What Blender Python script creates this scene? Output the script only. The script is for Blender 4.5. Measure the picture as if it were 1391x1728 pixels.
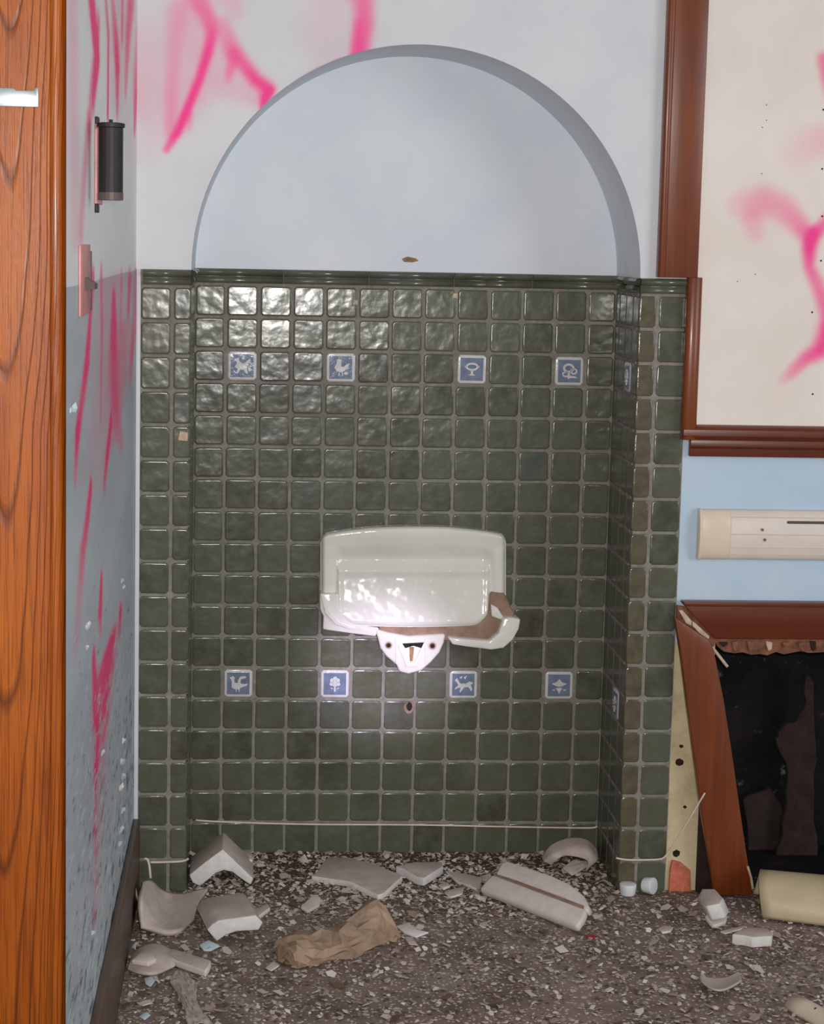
import bpy, math, random
import numpy as np
from mathutils import Matrix, Vector

for o in list(bpy.data.objects):
    bpy.data.objects.remove(o)
random.seed(7)
rng = np.random.default_rng(7)
scene = bpy.context.scene
COL = scene.collection

# ------------------------------------------------------------------ camera
CAM = np.array([0.1418, -4.1551, 1.4753])
PITCH, ROLL, YAW = -0.1215, -0.0195, -0.0547
FPX, CX, CY = 3190.0, 602.0, 795.0


def rot(a, b, c):
    ca, sa, cb, sb, cc, sc = math.cos(a), math.sin(a), math.cos(b), math.sin(b), math.cos(c), math.sin(c)
    rx = np.array([[1, 0, 0], [0, ca, -sa], [0, sa, ca]])
    ry = np.array([[cb, 0, sb], [0, 1, 0], [-sb, 0, cb]])
    rz = np.array([[cc, -sc, 0], [sc, cc, 0], [0, 0, 1]])
    return rz @ rx @ ry


CM = rot(PITCH, ROLL, YAW)          # columns: right, forward, up
cam = bpy.data.cameras.new('camera')
camo = bpy.data.objects.new('camera', cam)
COL.objects.link(camo)
camo.matrix_world = Matrix(((CM[0, 0], CM[0, 2], -CM[0, 1], CAM[0]),
                            (CM[1, 0], CM[1, 2], -CM[1, 1], CAM[1]),
                            (CM[2, 0], CM[2, 2], -CM[2, 1], CAM[2]),
                            (0, 0, 0, 1)))
cam.sensor_fit = 'HORIZONTAL'
cam.sensor_width = 36.0
cam.lens = FPX / 1391 * 36.0
cam.shift_x = (695.5 - CX) / 1391
cam.shift_y = -(864 - CY) / 1391
cam.clip_start = 0.05
scene.camera = camo

# ------------------------------------------------------------------ light
scene.view_settings.view_transform = 'Standard'
scene.view_settings.look = 'None'
scene.view_settings.gamma = 1.0
scene.view_settings.use_curve_mapping = False
scene.view_settings.exposure = 0.0

world = bpy.data.worlds.new('world')
scene.world = world
world.use_nodes = True
world.node_tree.nodes['Background'].inputs[0].default_value = (0.96, 0.98, 1.0, 1)
world.node_tree.nodes['Background'].inputs[1].default_value = 0.26


def spot(name, loc, target, power, color, size, angle, blend):
    l = bpy.data.lights.new(name, 'SPOT')
    l.energy, l.color, l.shadow_soft_size = power, color, size
    l.spot_size, l.spot_blend = math.radians(angle), blend
    o = bpy.data.objects.new(name, l)
    COL.objects.link(o)
    o.location = loc
    d = Vector(target) - Vector(loc)
    o.rotation_euler = d.to_track_quat('-Z', 'Y').to_euler()
    return o


spot('camera_flash', (0.20, -4.10, 1.53), (0.45, 0.2, 1.20), 265, (1.0, 0.97, 0.93), 0.03, 76, 1.0)
spot('torch_beam', (0.45, -3.9, 1.05), (0.455, 0.28, 0.455), 720, (0.80, 0.71, 1.0), 0.03, 6.2, 1.0)

# daylight from the room's windows, far to the right behind the camera
wl_ = bpy.data.lights.new('room_window', 'AREA')
wl_.energy, wl_.color, wl_.shape, wl_.size, wl_.size_y = 46, (0.93, 0.97, 1.0), 'RECTANGLE', 1.6, 1.8
wlo = bpy.data.objects.new('room_window', wl_)
COL.objects.link(wlo)
wlo.location = (3.9, -3.3, 1.8)
wlo.rotation_euler = (Vector((0.2, 0.0, 0.9)) - Vector(wlo.location)).to_track_quat('-Z', 'Y').to_euler()

# ------------------------------------------------------------------ helpers
PV, PH, W, D = 0.076, 0.0773, 0.989, 0.281
XL = -0.12
CAPZ = 1.404


def at(px, py, ax, v):
    """point of the plane axis=v that shows at this place of the photograph"""
    d = CM @ np.array([(px - CX) / FPX, 1, -(py - CY) / FPX])
    t = (v - CAM[ax]) / d[ax]
    return CAM + t * d


def lin(c):
    return tuple(((x / 255) / 12.92 if x / 255 <= 0.04045 else ((x / 255 + 0.055) / 1.055) ** 2.4) for x in c) + (1,)


def mesh(name, v, f, mats, smooth=False):
    me = bpy.data.meshes.new(name)
    me.from_pydata([tuple(map(float, p)) for p in v], [], [tuple(map(int, q)) for q in f])
    me.update()
    for m in (mats if isinstance(mats, (list, tuple)) else [mats]):
        me.materials.append(m)
    if smooth:
        me.polygons.foreach_set('use_smooth', [True] * len(me.polygons))
    return me


def link(name, data, parent=None, label=None, cat=None, group=None, kind=None):
    o = bpy.data.objects.new(name, data)
    COL.objects.link(o)
    if parent is not None:
        o.parent = parent
    for k, x in (('label', label), ('category', cat), ('group', group), ('kind', kind)):
        if x:
            o[k] = x
    return o


def empty(name, loc, label, cat, group=None, kind=None):
    o = link(name, None, None, label, cat, group, kind)
    o.location = loc
    return o


def put(o, parent):
    """parent a world-built mesh to an empty that stands somewhere"""
    o.parent = parent
    o.location = -Vector(parent.location)
    return o


def boxvf(x0, x1, y0, y1, z0, z1):
    v = [(x0, y0, z0), (x1, y0, z0), (x1, y1, z0), (x0, y1, z0), (x0, y0, z1), (x1, y0, z1), (x1, y1, z1), (x0, y1, z1)]
    f = [(0, 3, 2, 1), (4, 5, 6, 7), (0, 1, 5, 4), (1, 2, 6, 5), (2, 3, 7, 6), (3, 0, 4, 7)]
    return v, f


def bevel(o, w, seg=2):
    m = o.modifiers.new('bevel', 'BEVEL')
    m.width, m.segments, m.limit_method, m.angle_limit = w, seg, 'ANGLE', math.radians(35)
    o.data.polygons.foreach_set('use_smooth', [True] * len(o.data.polygons))
    return o


def box(name, b, mat, parent=None, bev=0, **k):
    v, f = boxvf(*b)
    o = link(name, mesh(name, v, f, mat), parent, **k)
    if bev:
        bevel(o, bev)
    return o


def prism(name, pts, vec, mats, parent=None, bev=0, side_mat=0, **k):
    """polygon of 3D points pushed along vec; the polygon itself is the front"""
    n = len(pts)
    v = [tuple(p) for p in pts] + [tuple(np.array(p) + np.array(vec)) for p in pts]
    nrm = np.zeros(3)
    for i in range(n):
        nrm += np.cross(np.array(pts[i]), np.array(pts[(i + 1) % n]))
    fw = np.dot(nrm, np.array(vec)) < 0
    f = [tuple(range(n)), tuple(range(2 * n - 1, n - 1, -1))] + [(i, i + n, (i + 1) % n + n, (i + 1) % n) for i in range(n)]
    if not fw:
        f = [q[::-1] for q in f]
    me = mesh(name, v, f, mats)
    for i in range(2, len(f)):
        me.polygons[i].material_index = side_mat
    o = link(name, me, parent, **k)
    if bev:
        bevel(o, bev)
    return o


def tubevf(pts, r, n=8, taper=None):
    pts = [np.array(p, float) for p in pts]
    v, f = [], []
    for i, p in enumerate(pts):
        t = pts[min(i + 1, len(pts) - 1)] - pts[max(i - 1, 0)]
        t /= np.linalg.norm(t)
        a = np.cross(t, [0.123, 0.31, 0.94]); a /= np.linalg.norm(a)
        b = np.cross(t, a)
        rr = r if taper is None else r * taper[i]
        for k in range(n):
            th = 2 * math.pi * k / n
            v.append(p + rr * (math.cos(th) * a + math.sin(th) * b))
    for i in range(len(pts) - 1):
        for k in range(n):
            f.append((i * n + k, i * n + (k + 1) % n, (i + 1) * n + (k + 1) % n, (i + 1) * n + k))
    f.append(tuple(range(n))[::-1])
    f.append(tuple((len(pts) - 1) * n + k for k in range(n)))
    return v, f


def smooth_path(pts, k=6):
    pts = [np.array(p, float) for p in pts]
    out = []
    P = [pts[0]] + pts + [pts[-1]]
    for i in range(1, len(P) - 2):
        for j in range(k):
            t = j / k
            a, b, c, d = P[i - 1], P[i], P[i + 1], P[i + 2]
            out.append(0.5 * (2 * b + (c - a) * t + (2 * a - 5 * b + 4 * c - d) * t * t + (3 * b - a - 3 * c + d) * t ** 3))
    out.append(pts[-1])
    return out


def tube(name, pts, r, mat, parent=None, n=8, sm=True, **k):
    v, f = tubevf(smooth_path(pts) if sm and len(pts) > 2 else pts, r, n)
    return link(name, mesh(name, v, f, mat, True), parent, **k)


def gridvf(P):
    """P[i][j] 3D points -> one sheet"""
    a, b = len(P), len(P[0])
    v = [p for r in P for p in r]
    f = [(i * b + j, i * b + j + 1, (i + 1) * b + j + 1, (i + 1) * b + j) for i in range(a - 1) for j in range(b - 1)]
    return v, f


# ------------------------------------------------------------------ materials
class NT:
    def __init__(self, name):
        self.m = bpy.data.materials.new(name)
        self.m.use_nodes = True
        self.t = self.m.node_tree
        self.b = self.t.nodes['Principled BSDF']

    def n(self, typ, ins=None, **props):
        nd = self.t.nodes.new(typ)
        for k, v in props.items():
            setattr(nd, k, v)
        for k, v in (ins or {}).items():
            s = nd.inputs[k]
            if isinstance(v, bpy.types.NodeSocket):
                self.t.links.new(v, s)
            else:
                s.default_value = v
        return nd

    def set(self, key, v):
        s = self.b.inputs[key]
        if isinstance(v, bpy.types.NodeSocket):
            self.t.links.new(v, s)
        else:
            s.default_value = v

    def coord(self, scale=(1, 1, 1), rnd=False, offset=(0, 0, 0)):
        tc = self.n('ShaderNodeTexCoord').outputs['Object']
        mp = self.n('ShaderNodeMapping', {'Vector': tc, 'Scale': scale, 'Location': offset}).outputs[0]
        if rnd:
            oi = self.n('ShaderNodeObjectInfo').outputs['Random']
            c = self.n('ShaderNodeMath', {0: oi, 1: 71.3}, operation='MULTIPLY').outputs[0]
            mp = self.n('ShaderNodeVectorMath', {0: mp, 1: c}, operation='ADD').outputs[0]
        return mp

    def noise(self, vec, scale, detail=3, rough=0.5, dist=0.0):
        return self.n('ShaderNodeTexNoise', {'Vector': vec, 'Scale': scale, 'Detail': detail, 'Roughness': rough, 'Distortion': dist}).outputs[0]

    def ramp(self, fac, stops):
        r = self.n('ShaderNodeValToRGB', {'Fac': fac})
        e = r.color_ramp.elements
        while len(e) < len(stops):
            e.new(0.5)
        for i, (p, c) in enumerate(stops):
            e[i].position = p
            e[i].color = c if len(c) == 4 else c + (1,)
        return r.outputs[0]

    def mix(self, fac, a, b, mode='MIX'):
        x = self.n('ShaderNodeMix', {0: fac, 6: a, 7: b}, data_type='RGBA', blend_type=mode)
        return x.outputs[2]

    def math(self, op, a, b=0.0, clamp=False):
        return self.n('ShaderNodeMath', {0: a, 1: b}, operation=op, use_clamp=clamp).outputs[0]

    def bump(self, h, strength, dist=0.01):
        return self.n('ShaderNodeBump', {'Height': h, 'Strength': strength, 'Distance': dist}).outputs[0]

    def attr(self, name):
        return self.n('ShaderNodeAttribute', attribute_name=name)


BW = [(0, (0, 0, 0)), (1, (1, 1, 1))]


def plain(name, c, rough=0.6, var=0.12, nscale=30, bump=0.0, bscale=60, metallic=0.0, coat=0.0, rnd=False):
    t = NT(name)
    v = t.coord(rnd=rnd)
    nz = t.noise(v, nscale, 4, 0.6)
    c0 = lin(c)
    a = tuple(x * (1 - var * 2) for x in c0[:3]) + (1,)
    b = tuple(min(1, x * (1 + var * 2)) for x in c0[:3]) + (1,)
    t.set('Base Color', t.ramp(nz, [(0.25, a), (0.75, b)]))
    t.set('Roughness', rough)
    t.set('Metallic', metallic)
    t.set('Coat Weight', coat)
    if bump:
        t.set('Normal', t.bump(t.noise(v, bscale, 4, 0.6), bump, 0.004))
    return t.m


def m_tile():
    t = NT('green_glaze')
    v = t.coord(rnd=True)
    rnd = t.n('ShaderNodeObjectInfo').outputs['Random']
    base = t.ramp(rnd, [(0.0, lin((72, 75, 60))), (0.3, lin((90, 90, 71))), (0.62, lin((95, 98, 78))), (0.85, lin((88, 91, 82))), (1.0, lin((74, 70, 60)))])
    n1 = t.noise(v, 26, 4, 0.6)
    c = t.mix(t.ramp(n1, [(0.35, (0, 0, 0)), (0.7, (1, 1, 1))]), base, lin((100, 103, 90)))
    n2 = t.noise(v, 90, 3, 0.6)
    c = t.mix(t.math('MULTIPLY', n2, 0.45), c, lin((58, 61, 46)))
    t.set('Base Color', c)
    t.set('Roughness', t.n('ShaderNodeMapRange', {0: n1, 3: 0.14, 4: 0.30}).outputs[0])
    t.set('Specular IOR Level', 0.5)
    h = t.noise(v, 34, 1.5, 0.45)
    h2 = t.noise(v, 100, 1, 0.4)
    hh = t.math('ADD', h, t.math('MULTIPLY', h2, 0.12))
    t.set('Normal', t.bump(hh, 0.24, 0.006))
    return t.m


def m_tile_brown():
    return plain('brown_glaze', (92, 86, 68), 0.2, 0.15, 40, 0.4, 30, rnd=True)


def m_grout():
    t = NT('grout')
    v = t.coord()
    n = t.noise(v, 60, 5, 0.7)
    big = t.noise(v, 6, 2, 0.5)
    c = t.ramp(n, [(0.3, lin((116, 110, 103))), (0.7, lin((154, 147, 140)))])
    c = t.mix(t.ramp(big, [(0.4, (0, 0, 0)), (0.75, (0.6, 0.6, 0.6))]), c, lin((104, 100, 89)))
    t.set('Base Color', c)
    t.set('Roughness', 0.9)
    t.set('Normal', t.bump(n, 0.4, 0.003))
    return t.m


def m_plaster(name, c1, c2, spray=False):
    t = NT(name)
    v = t.coord()
    n = t.noise(v, 5, 4, 0.55)
    c = t.ramp(n, [(0.35, lin(c1)), (0.68, lin(c2))])
    n2 = t.noise(v, 130, 3, 0.6)
    if spray:
        a = t.attr('spray').outputs['Fac']
        grain = t.noise(v, 700, 2, 0.7)
        a = t.math('MULTIPLY', a, t.math('ADD', t.math('MULTIPLY', grain, 0.5), 0.75), True)
        c = t.mix(a, c, lin((255, 44, 148)))
    t.set('Base Color', c)
    t.set('Roughness', 0.62)
    t.set('Normal', t.bump(t.math('ADD', n2, t.math('MULTIPLY', n, 2.0)), 0.12, 0.004))
    return t.m


def m_wall_left():
    t = NT('old_wall_paint')
    v = t.coord((1, 0.22, 1))
    z = t.n('ShaderNodeSeparateXYZ', {0: t.coord()}).outputs[2]
    wob = t.noise(v, 30, 2)
    zz = t.math('ADD', z, t.math('MULTIPLY', t.math('SUBTRACT', wob, 0.5), 0.006))
    up = t.math('GREATER_THAN', zz, 1.402)
    n = t.noise(v, 6, 4, 0.6)
    top = t.ramp(n, [(0.3, lin((228, 228, 229))), (0.7, lin((240, 239, 238)))])
    low = t.ramp(n, [(0.3, lin((176, 184, 193))), (0.7, lin((200, 206, 212)))])
    # worn flakes, more of them lower down
    w = t.noise(v, 55, 6, 0.75)
    amt = t.n('ShaderNodeMapRange', {0: z, 1: 0.1, 2: 1.3, 3: 0.465, 4: 0.66}).outputs[0]
    fl = t.math('MULTIPLY', t.math('SUBTRACT', w, amt), 12.0, True)
    low = t.mix(fl, low, lin((205, 222, 230)))
    w2 = t.noise(t.coord((1, 0.3, 1), offset=(3, 1, 2)), 40, 5, 0.7)
    fd = t.math('MULTIPLY', t.math('SUBTRACT', w2, t.math('ADD', amt, 0.03)), 10.0, True)
    low = t.mix(fd, low, lin((110, 122, 124)))
    c = t.mix(up, low, top)
    a = t.attr('spray').outputs['Fac']
    g = t.noise(v, 160, 3, 0.7)
    a = t.math('MULTIPLY', a, t.math('ADD', t.math('MULTIPLY', g, 0.7), 0.65), True)
    a = t.math('MULTIPLY', a, t.math('SUBTRACT', 1.0, t.math('MULTIPLY', fl, 0.9)), True)
    w3 = t.noise(t.coord((1, 0.25, 1), offset=(9, 4, 5)), 38, 5, 0.7)
    lowz = t.n('ShaderNodeMapRange', {0: z, 1: 0.75, 2: 0.6}).outputs[0]
    brk_ = t.math('MULTIPLY', t.math('MULTIPLY', t.math('SUBTRACT', w3, 0.47), 10.0, True), t.math('MULTIPLY', lowz, 0.85))
    a = t.math('MULTIPLY', a, t.math('SUBTRACT', 1.0, brk_), True)
    c = t.mix(t.math('MULTIPLY', a, 1.35, True), c, lin((250, 44, 124)))
    t.set('Base Color', c)
    t.set('Roughness', t.n('ShaderNodeMapRange', {0: up, 3: 0.42, 4: 0.6}).outputs[0])
    t.set('Normal', t.bump(t.math('ADD', t.math('ADD', fl, t.math('MULTIPLY', n, 0.6)), t.math('MULTIPLY', w, 0.7)), 0.35, 0.004))
    return t.m


def m_floor():
    t = NT('terrazzo')
    v = t.coord()
    vn = t.n('ShaderNodeVectorMath', {0: v, 1: t.n('ShaderNodeTexNoise', {'Vector': v, 'Scale': 60.0}).outputs[1]}, operation='ADD')
    big = t.noise(v, 7, 4, 0.6)
    base = t.ramp(big, [(0.3, lin((106, 88, 78))), (0.55, lin((138, 120, 110))), (0.8, lin((156, 140, 130)))])
    y = t.n('ShaderNodeSeparateXYZ', {0: v}).outputs[1]
    dirt = t.n('ShaderNodeMapRange', {0: t.math('ADD', y, t.math('MULTIPLY', big, 0.25)), 1: 0.0, 2: 0.22}).outputs[0]
    base = t.mix(dirt, base, lin((84, 66, 52)))
    for sc, lo, col, off in ((48, 0.30, (214, 200, 188), 0.0), (80, 0.34, (190, 174, 162), 3.0), (125, 0.36, (228, 218, 208), 7.0), (60, 0.34, (76, 60, 52), 11.0)):
        vo = t.n('ShaderNodeTexVoronoi', {'Vector': t.coord((1, 1, 1), offset=(off, off, 0)), 'Scale': sc, 'Randomness': 1.0})
        keep = t.math('GREATER_THAN', t.n('ShaderNodeSeparateColor', {0: vo.outputs[1]}).outputs[0], 0.55)
        d = t.math('ADD', vo.outputs[0], t.math('MULTIPLY', t.math('SUBTRACT', t.noise(v, sc * 2.4, 2), 0.5), 0.45))
        m = t.math('MULTIPLY', t.math('MULTIPLY', t.math('SUBTRACT', lo, d), 9.0, True), keep)
        base = t.mix(t.math('MULTIPLY', m, 0.85), base, lin(col))
    t.set('Base Color', base)
    t.set('Roughness', 0.75)
    t.set('Normal', t.bump(t.noise(v, 140, 5, 0.7), 0.5, 0.006))
    return t.m


def m_oak():
    t = NT('varnished_oak')
    v = t.coord((1, 1, 0.16))
    warp = t.noise(t.coord((1, 1, 0.32)), 7, 2, 0.5)
    xyz = t.n('ShaderNodeSeparateXYZ', {0: t.coord()})
    x = t.math('MULTIPLY', t.math('ADD', xyz.outputs[0], 0.203), 13.0)
    zq = t.math('MULTIPLY', t.math('SUBTRACT', 1.40, xyz.outputs[2]), 2.4)
    # flat-sawn cathedral figure: nested parabolas up the board
    fig = t.math('ADD', t.math('MULTIPLY', t.math('MULTIPLY', x, x), 3.2), t.math('ADD', zq, t.math('MULTIPLY', warp, 1.5)))
    ring = t.math('FRACT', t.math('MULTIPLY', fig, 1.9))
    line = t.ramp(ring, [(0.0, (0.2, 0.2, 0.2)), (0.10, (1, 1, 1)), (0.22, (0.1, 0.1, 0.1)), (1.0, (0, 0, 0))])
    pores = t.noise(t.coord((1, 1, 0.018)), 420, 3, 0.7)
    base = t.ramp(t.noise(v, 14, 4, 0.6), [(0.3, lin((146, 66, 6))), (0.7, lin((182, 96, 16)))])
    c = t.mix(t.math('MULTIPLY', line, 0.75), base, lin((78, 28, 4)))
    pm = t.ramp(pores, [(0.48, (0, 0, 0)), (0.66, (1, 1, 1))])
    c = t.mix(t.math('MULTIPLY', pm, 0.6), c, lin((84, 32, 4)))
    t.set('Base Color', c)
    t.set('Roughness', 0.40)
    t.set('Specular IOR Level', 0.35)
    t.set('Coat Weight', 0.10)
    t.set('Coat Roughness', 0.12)
    t.set('Normal', t.bump(t.math('ADD', t.math('MULTIPLY', line, -1.0), t.math('MULTIPLY', pm, -0.3)), 0.35, 0.0015))
    return t.m


def m_wood(name, c1, c2, axis, rough=0.3, coat=0.35):
    t = NT(name)
    s = [1, 1, 1]
    s[axis] = 0.06
    v = t.coord(tuple(s))
    n = t.noise(v, 60, 4, 0.65)
    big = t.noise(t.coord(), 5, 3)
    c = t.ramp(t.math('ADD', t.math('MULTIPLY', n, 0.6), t.math('MULTIPLY', big, 0.4)), [(0.32, lin(c1)), (0.66, lin(c2))])
    t.set('Base Color', c)
    t.set('Roughness', rough)
    t.set('Coat Weight', coat)
    t.set('Coat Roughness', 0.15)
    t.set('Normal', t.bump(n, 0.15, 0.002))
    return t.m


def m_porcelain():
    t = NT('white_porcelain')
    v = t.coord()
    n = t.noise(v, 9, 3)
    t.set('Base Color', t.ramp(n, [(0.3, lin((222, 218, 210))), (0.7, lin((232, 229, 222)))]))
    t.set('Roughness', 0.12)
    t.set('Coat Weight', 0.25)
    t.set('Coat Roughness', 0.06)
    t.set('Normal', t.bump(t.noise(v, 17, 2), 0.22, 0.02))
    return t.m


def m_shard_glaze():
    t = NT('dusty_glaze')
    v = t.coord(rnd=True)
    n = t.noise(v, 20, 4, 0.6)
    sp = t.noise(v, 150, 3, 0.7)
    c = t.ramp(n, [(0.3, lin((182, 164, 157))), (0.7, lin((208, 193, 186)))])
    c = t.mix(t.math('MULTIPLY', t.math('SUBTRACT', sp, 0.6), 8.0, True), c, lin((222, 214, 206)))
    t.set('Base Color', c)
    t.set('Roughness', 0.55)
    t.set('Normal', t.bump(sp, 0.2, 0.003))
    return t.m


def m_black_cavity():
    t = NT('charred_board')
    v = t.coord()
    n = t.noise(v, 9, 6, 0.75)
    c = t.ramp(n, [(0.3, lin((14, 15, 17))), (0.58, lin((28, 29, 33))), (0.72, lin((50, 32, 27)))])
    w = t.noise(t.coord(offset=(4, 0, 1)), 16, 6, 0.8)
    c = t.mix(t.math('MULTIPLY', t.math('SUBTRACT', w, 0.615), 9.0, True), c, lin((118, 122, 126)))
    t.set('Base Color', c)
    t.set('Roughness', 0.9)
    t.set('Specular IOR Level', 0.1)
    t.set('Normal', t.bump(n, 0.6, 0.01))
    return t.m


def m_bare_plaster():
    t = NT('bare_plaster')
    v = t.coord()
    n = t.noise(v, 10, 6, 0.7)
    c = t.ramp(n, [(0.25, lin((176, 160, 128))), (0.5, lin((214, 196, 158))), (0.8, lin((222, 210, 180)))])
    t.set('Base Color', c)
    t.set('Roughness', 0.9)
    t.set('Normal', t.bump(t.noise(v, 45, 5, 0.7), 0.5, 0.006))
    return t.m


def m_paper():
    t = NT('brown_paper')
    v = t.coord()
    n = t.noise(v, 18, 5, 0.6)
    t.set('Base Color', t.ramp(n, [(0.3, lin((146, 120, 98))), (0.7, lin((184, 158, 134)))]))
    t.set('Roughness', 0.8)
    vo = t.n('ShaderNodeTexVoronoi', {'Vector': v, 'Scale': 42.0}).outputs[0]
    t.set('Normal', t.bump(t.math('ADD', vo, n), 0.6, 0.006))
    return t.m


def m_chips():
    t = NT('paint_chips')
    a = t.attr('chip').outputs['Color']
    t.set('Base Color', a)
    t.set('Roughness', 0.8)
    return t.m


TILE, GROUT, BROWN_TILE = m_tile(), m_grout(), m_tile_brown()
PLASTER = m_plaster('white_wall_paint', (210, 213, 218), (220, 222, 225), True)
PLASTER_N = m_plaster('niche_paint', (212, 219, 228), (222, 227, 232))
BLUE_PAINT = m_plaster('pale_blue_paint', (182, 204, 224), (194, 212, 228))
BOARD = m_plaster('cream_board', (232, 220, 210), (240, 230, 221), True)
WALL_L, FLOOR, OAK = m_wall_left(), m_floor(), m_oak()
MAHOG_V = m_wood('red_brown_wood_upright', (98, 42, 13), (128, 60, 20), 2, 0.36, 0.15)
MAHOG_H = m_wood('red_brown_wood_level', (84, 32, 12), (110, 45, 18), 0, 0.36, 0.15)
DARKWOOD = m_wood('dark_skirting_wood', (78, 60, 50), (104, 84, 70), 1, 0.5, 0.1)
PORC, GLAZE = m_porcelain(), m_shard_glaze()
BROKEN = plain('broken_porcelain', (226, 222, 218), 0.7, 0.05, 60, 0.35, 80)
CLAY = plain('raw_clay', (146, 120, 102), 0.9, 0.15, 40, 0.6, 70)
HOLE = plain('dark_hole', (34, 24, 20), 0.9, 0.3, 60)
RUST = plain('rust_stain', (150, 116, 84), 0.8, 0.3, 60)
CAVITY, BARE, PAPER, CHIPS = m_black_cavity(), m_bare_plaster(), m_paper(), m_chips()
BRICK = plain('salmon_brick', (196, 110, 84), 0.95, 0.18, 50, 0.7, 60)
BLUE = plain('blue_glaze', (112, 124, 148), 0.15, 0.15, 40, 0.3, 40, coat=0.5)
CREAM_GLAZE = plain('cream_glaze', (208, 206, 204), 0.15, 0.05, 40, 0.2, 40, coat=0.5)
METAL = plain('bright_steel', (168, 178, 180), 0.38, 0.04, 30, metallic=0.6)
BLACKM = plain('black_enamel', (24, 23, 22), 0.6, 0.15, 40)
PINKM = plain('pink_painted_steel', (206, 140, 138), 0.5, 0.12, 30)
DARKM = plain('dark_steel', (86, 70, 66), 0.5, 0.15, 40)
RACE = plain('cream_plastic', (226, 208, 186), 0.4, 0.03, 12)
RACE_L = plain('pale_steel_strip', (226, 214, 204), 0.45, 0.03, 20)
WIRE = plain('pale_wire', (222, 205, 190), 0.5, 0.06, 60)
TUBE = plain('yellowed_plastic', (200, 184, 150), 0.45, 0.06, 10)
TWOOD = plain('torn_wood', (124, 80, 58), 0.9, 0.3, 50, 0.8, 50)
PALEWOOD = plain('pale_split_wood', (196, 172, 150), 0.9, 0.15, 60)
CHAR_SHADE_WOOD = plain('scorched_board', (46, 30, 25), 1.0, 0.3, 25, 0.6, 40)  # scorched wood, and the painted shadow on the inner jamb
WHITE_P = plain('white_plastic', (226, 228, 228), 0.4, 0.03, 20)
SHINY = plain('chalky_porcelain', (222, 210, 203), 0.5, 0.05, 30, 0.2, 80)
RED_P = plain('red_plastic', (170, 40, 44), 0.4, 0.05, 20)
FABRIC = plain('grey_rag', (180, 166, 158), 0.9, 0.12, 60, 0.6, 80)
PALEBLUE = plain('pale_blue_flake', (198, 213, 219), 0.6, 0.06, 60)


# ------------------------------------------------------------------ spray paint laid down stroke by stroke on a wall
def spray_field(A, B, strokes):
    """strokes: points (a, b, half width along a, half width along b, strength)"""
    out = np.zeros_like(A)
    for st in strokes:
        acc = np.zeros_like(A)
        for p, q in zip(st[:-1], st[1:]):
            n = 2 + int(max(abs(q[0] - p[0]) / min(p[2], q[2]), abs(q[1] - p[1]) / min(p[3], q[3])) * 1.6)
            for i in range(n + 1):
                t = i / n
                a, b, wa, wb, s = (np.array(p) * (1 - t) + np.array(q) * t)
                r2 = ((A - a) / wa) ** 2 + ((B - b) / wb) ** 2
                acc = np.maximum(acc, s * np.exp(-r2 * r2 * 0.35 - r2 * 0.35))
        out = 1 - (1 - out) * (1 - np.clip(acc, 0, 1))
    return out


def add_spray(me, a):
    at_ = me.attributes.new('spray', 'FLOAT', 'POINT')
    at_.data.foreach_set('value', np.asarray(a, np.float32))


# ------------------------------------------------------------------ the setting
ST = dict(kind='structure')
box('floor', (-0.9, 2.6, -2.6, 0.75, -0.08, 0.0), FLOOR, label='brown speckled terrazzo floor strewn with chips', cat='floor', **ST)

# left wall, seen along its length
ny, nz = 230, 430
ys = np.linspace(-1.52, 0.012, ny)
zs = np.linspace(0, 2.35, nz)
Yg, Zg = np.meshgrid(ys, zs)


def Lw(px, py, w, s, wz=None):
    p = at(px, py, 0, XL)
    q = at(px + w, py, 0, XL)
    return (p[1], p[2], abs(q[1] - p[1]), wz or 0.02, s)


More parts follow.
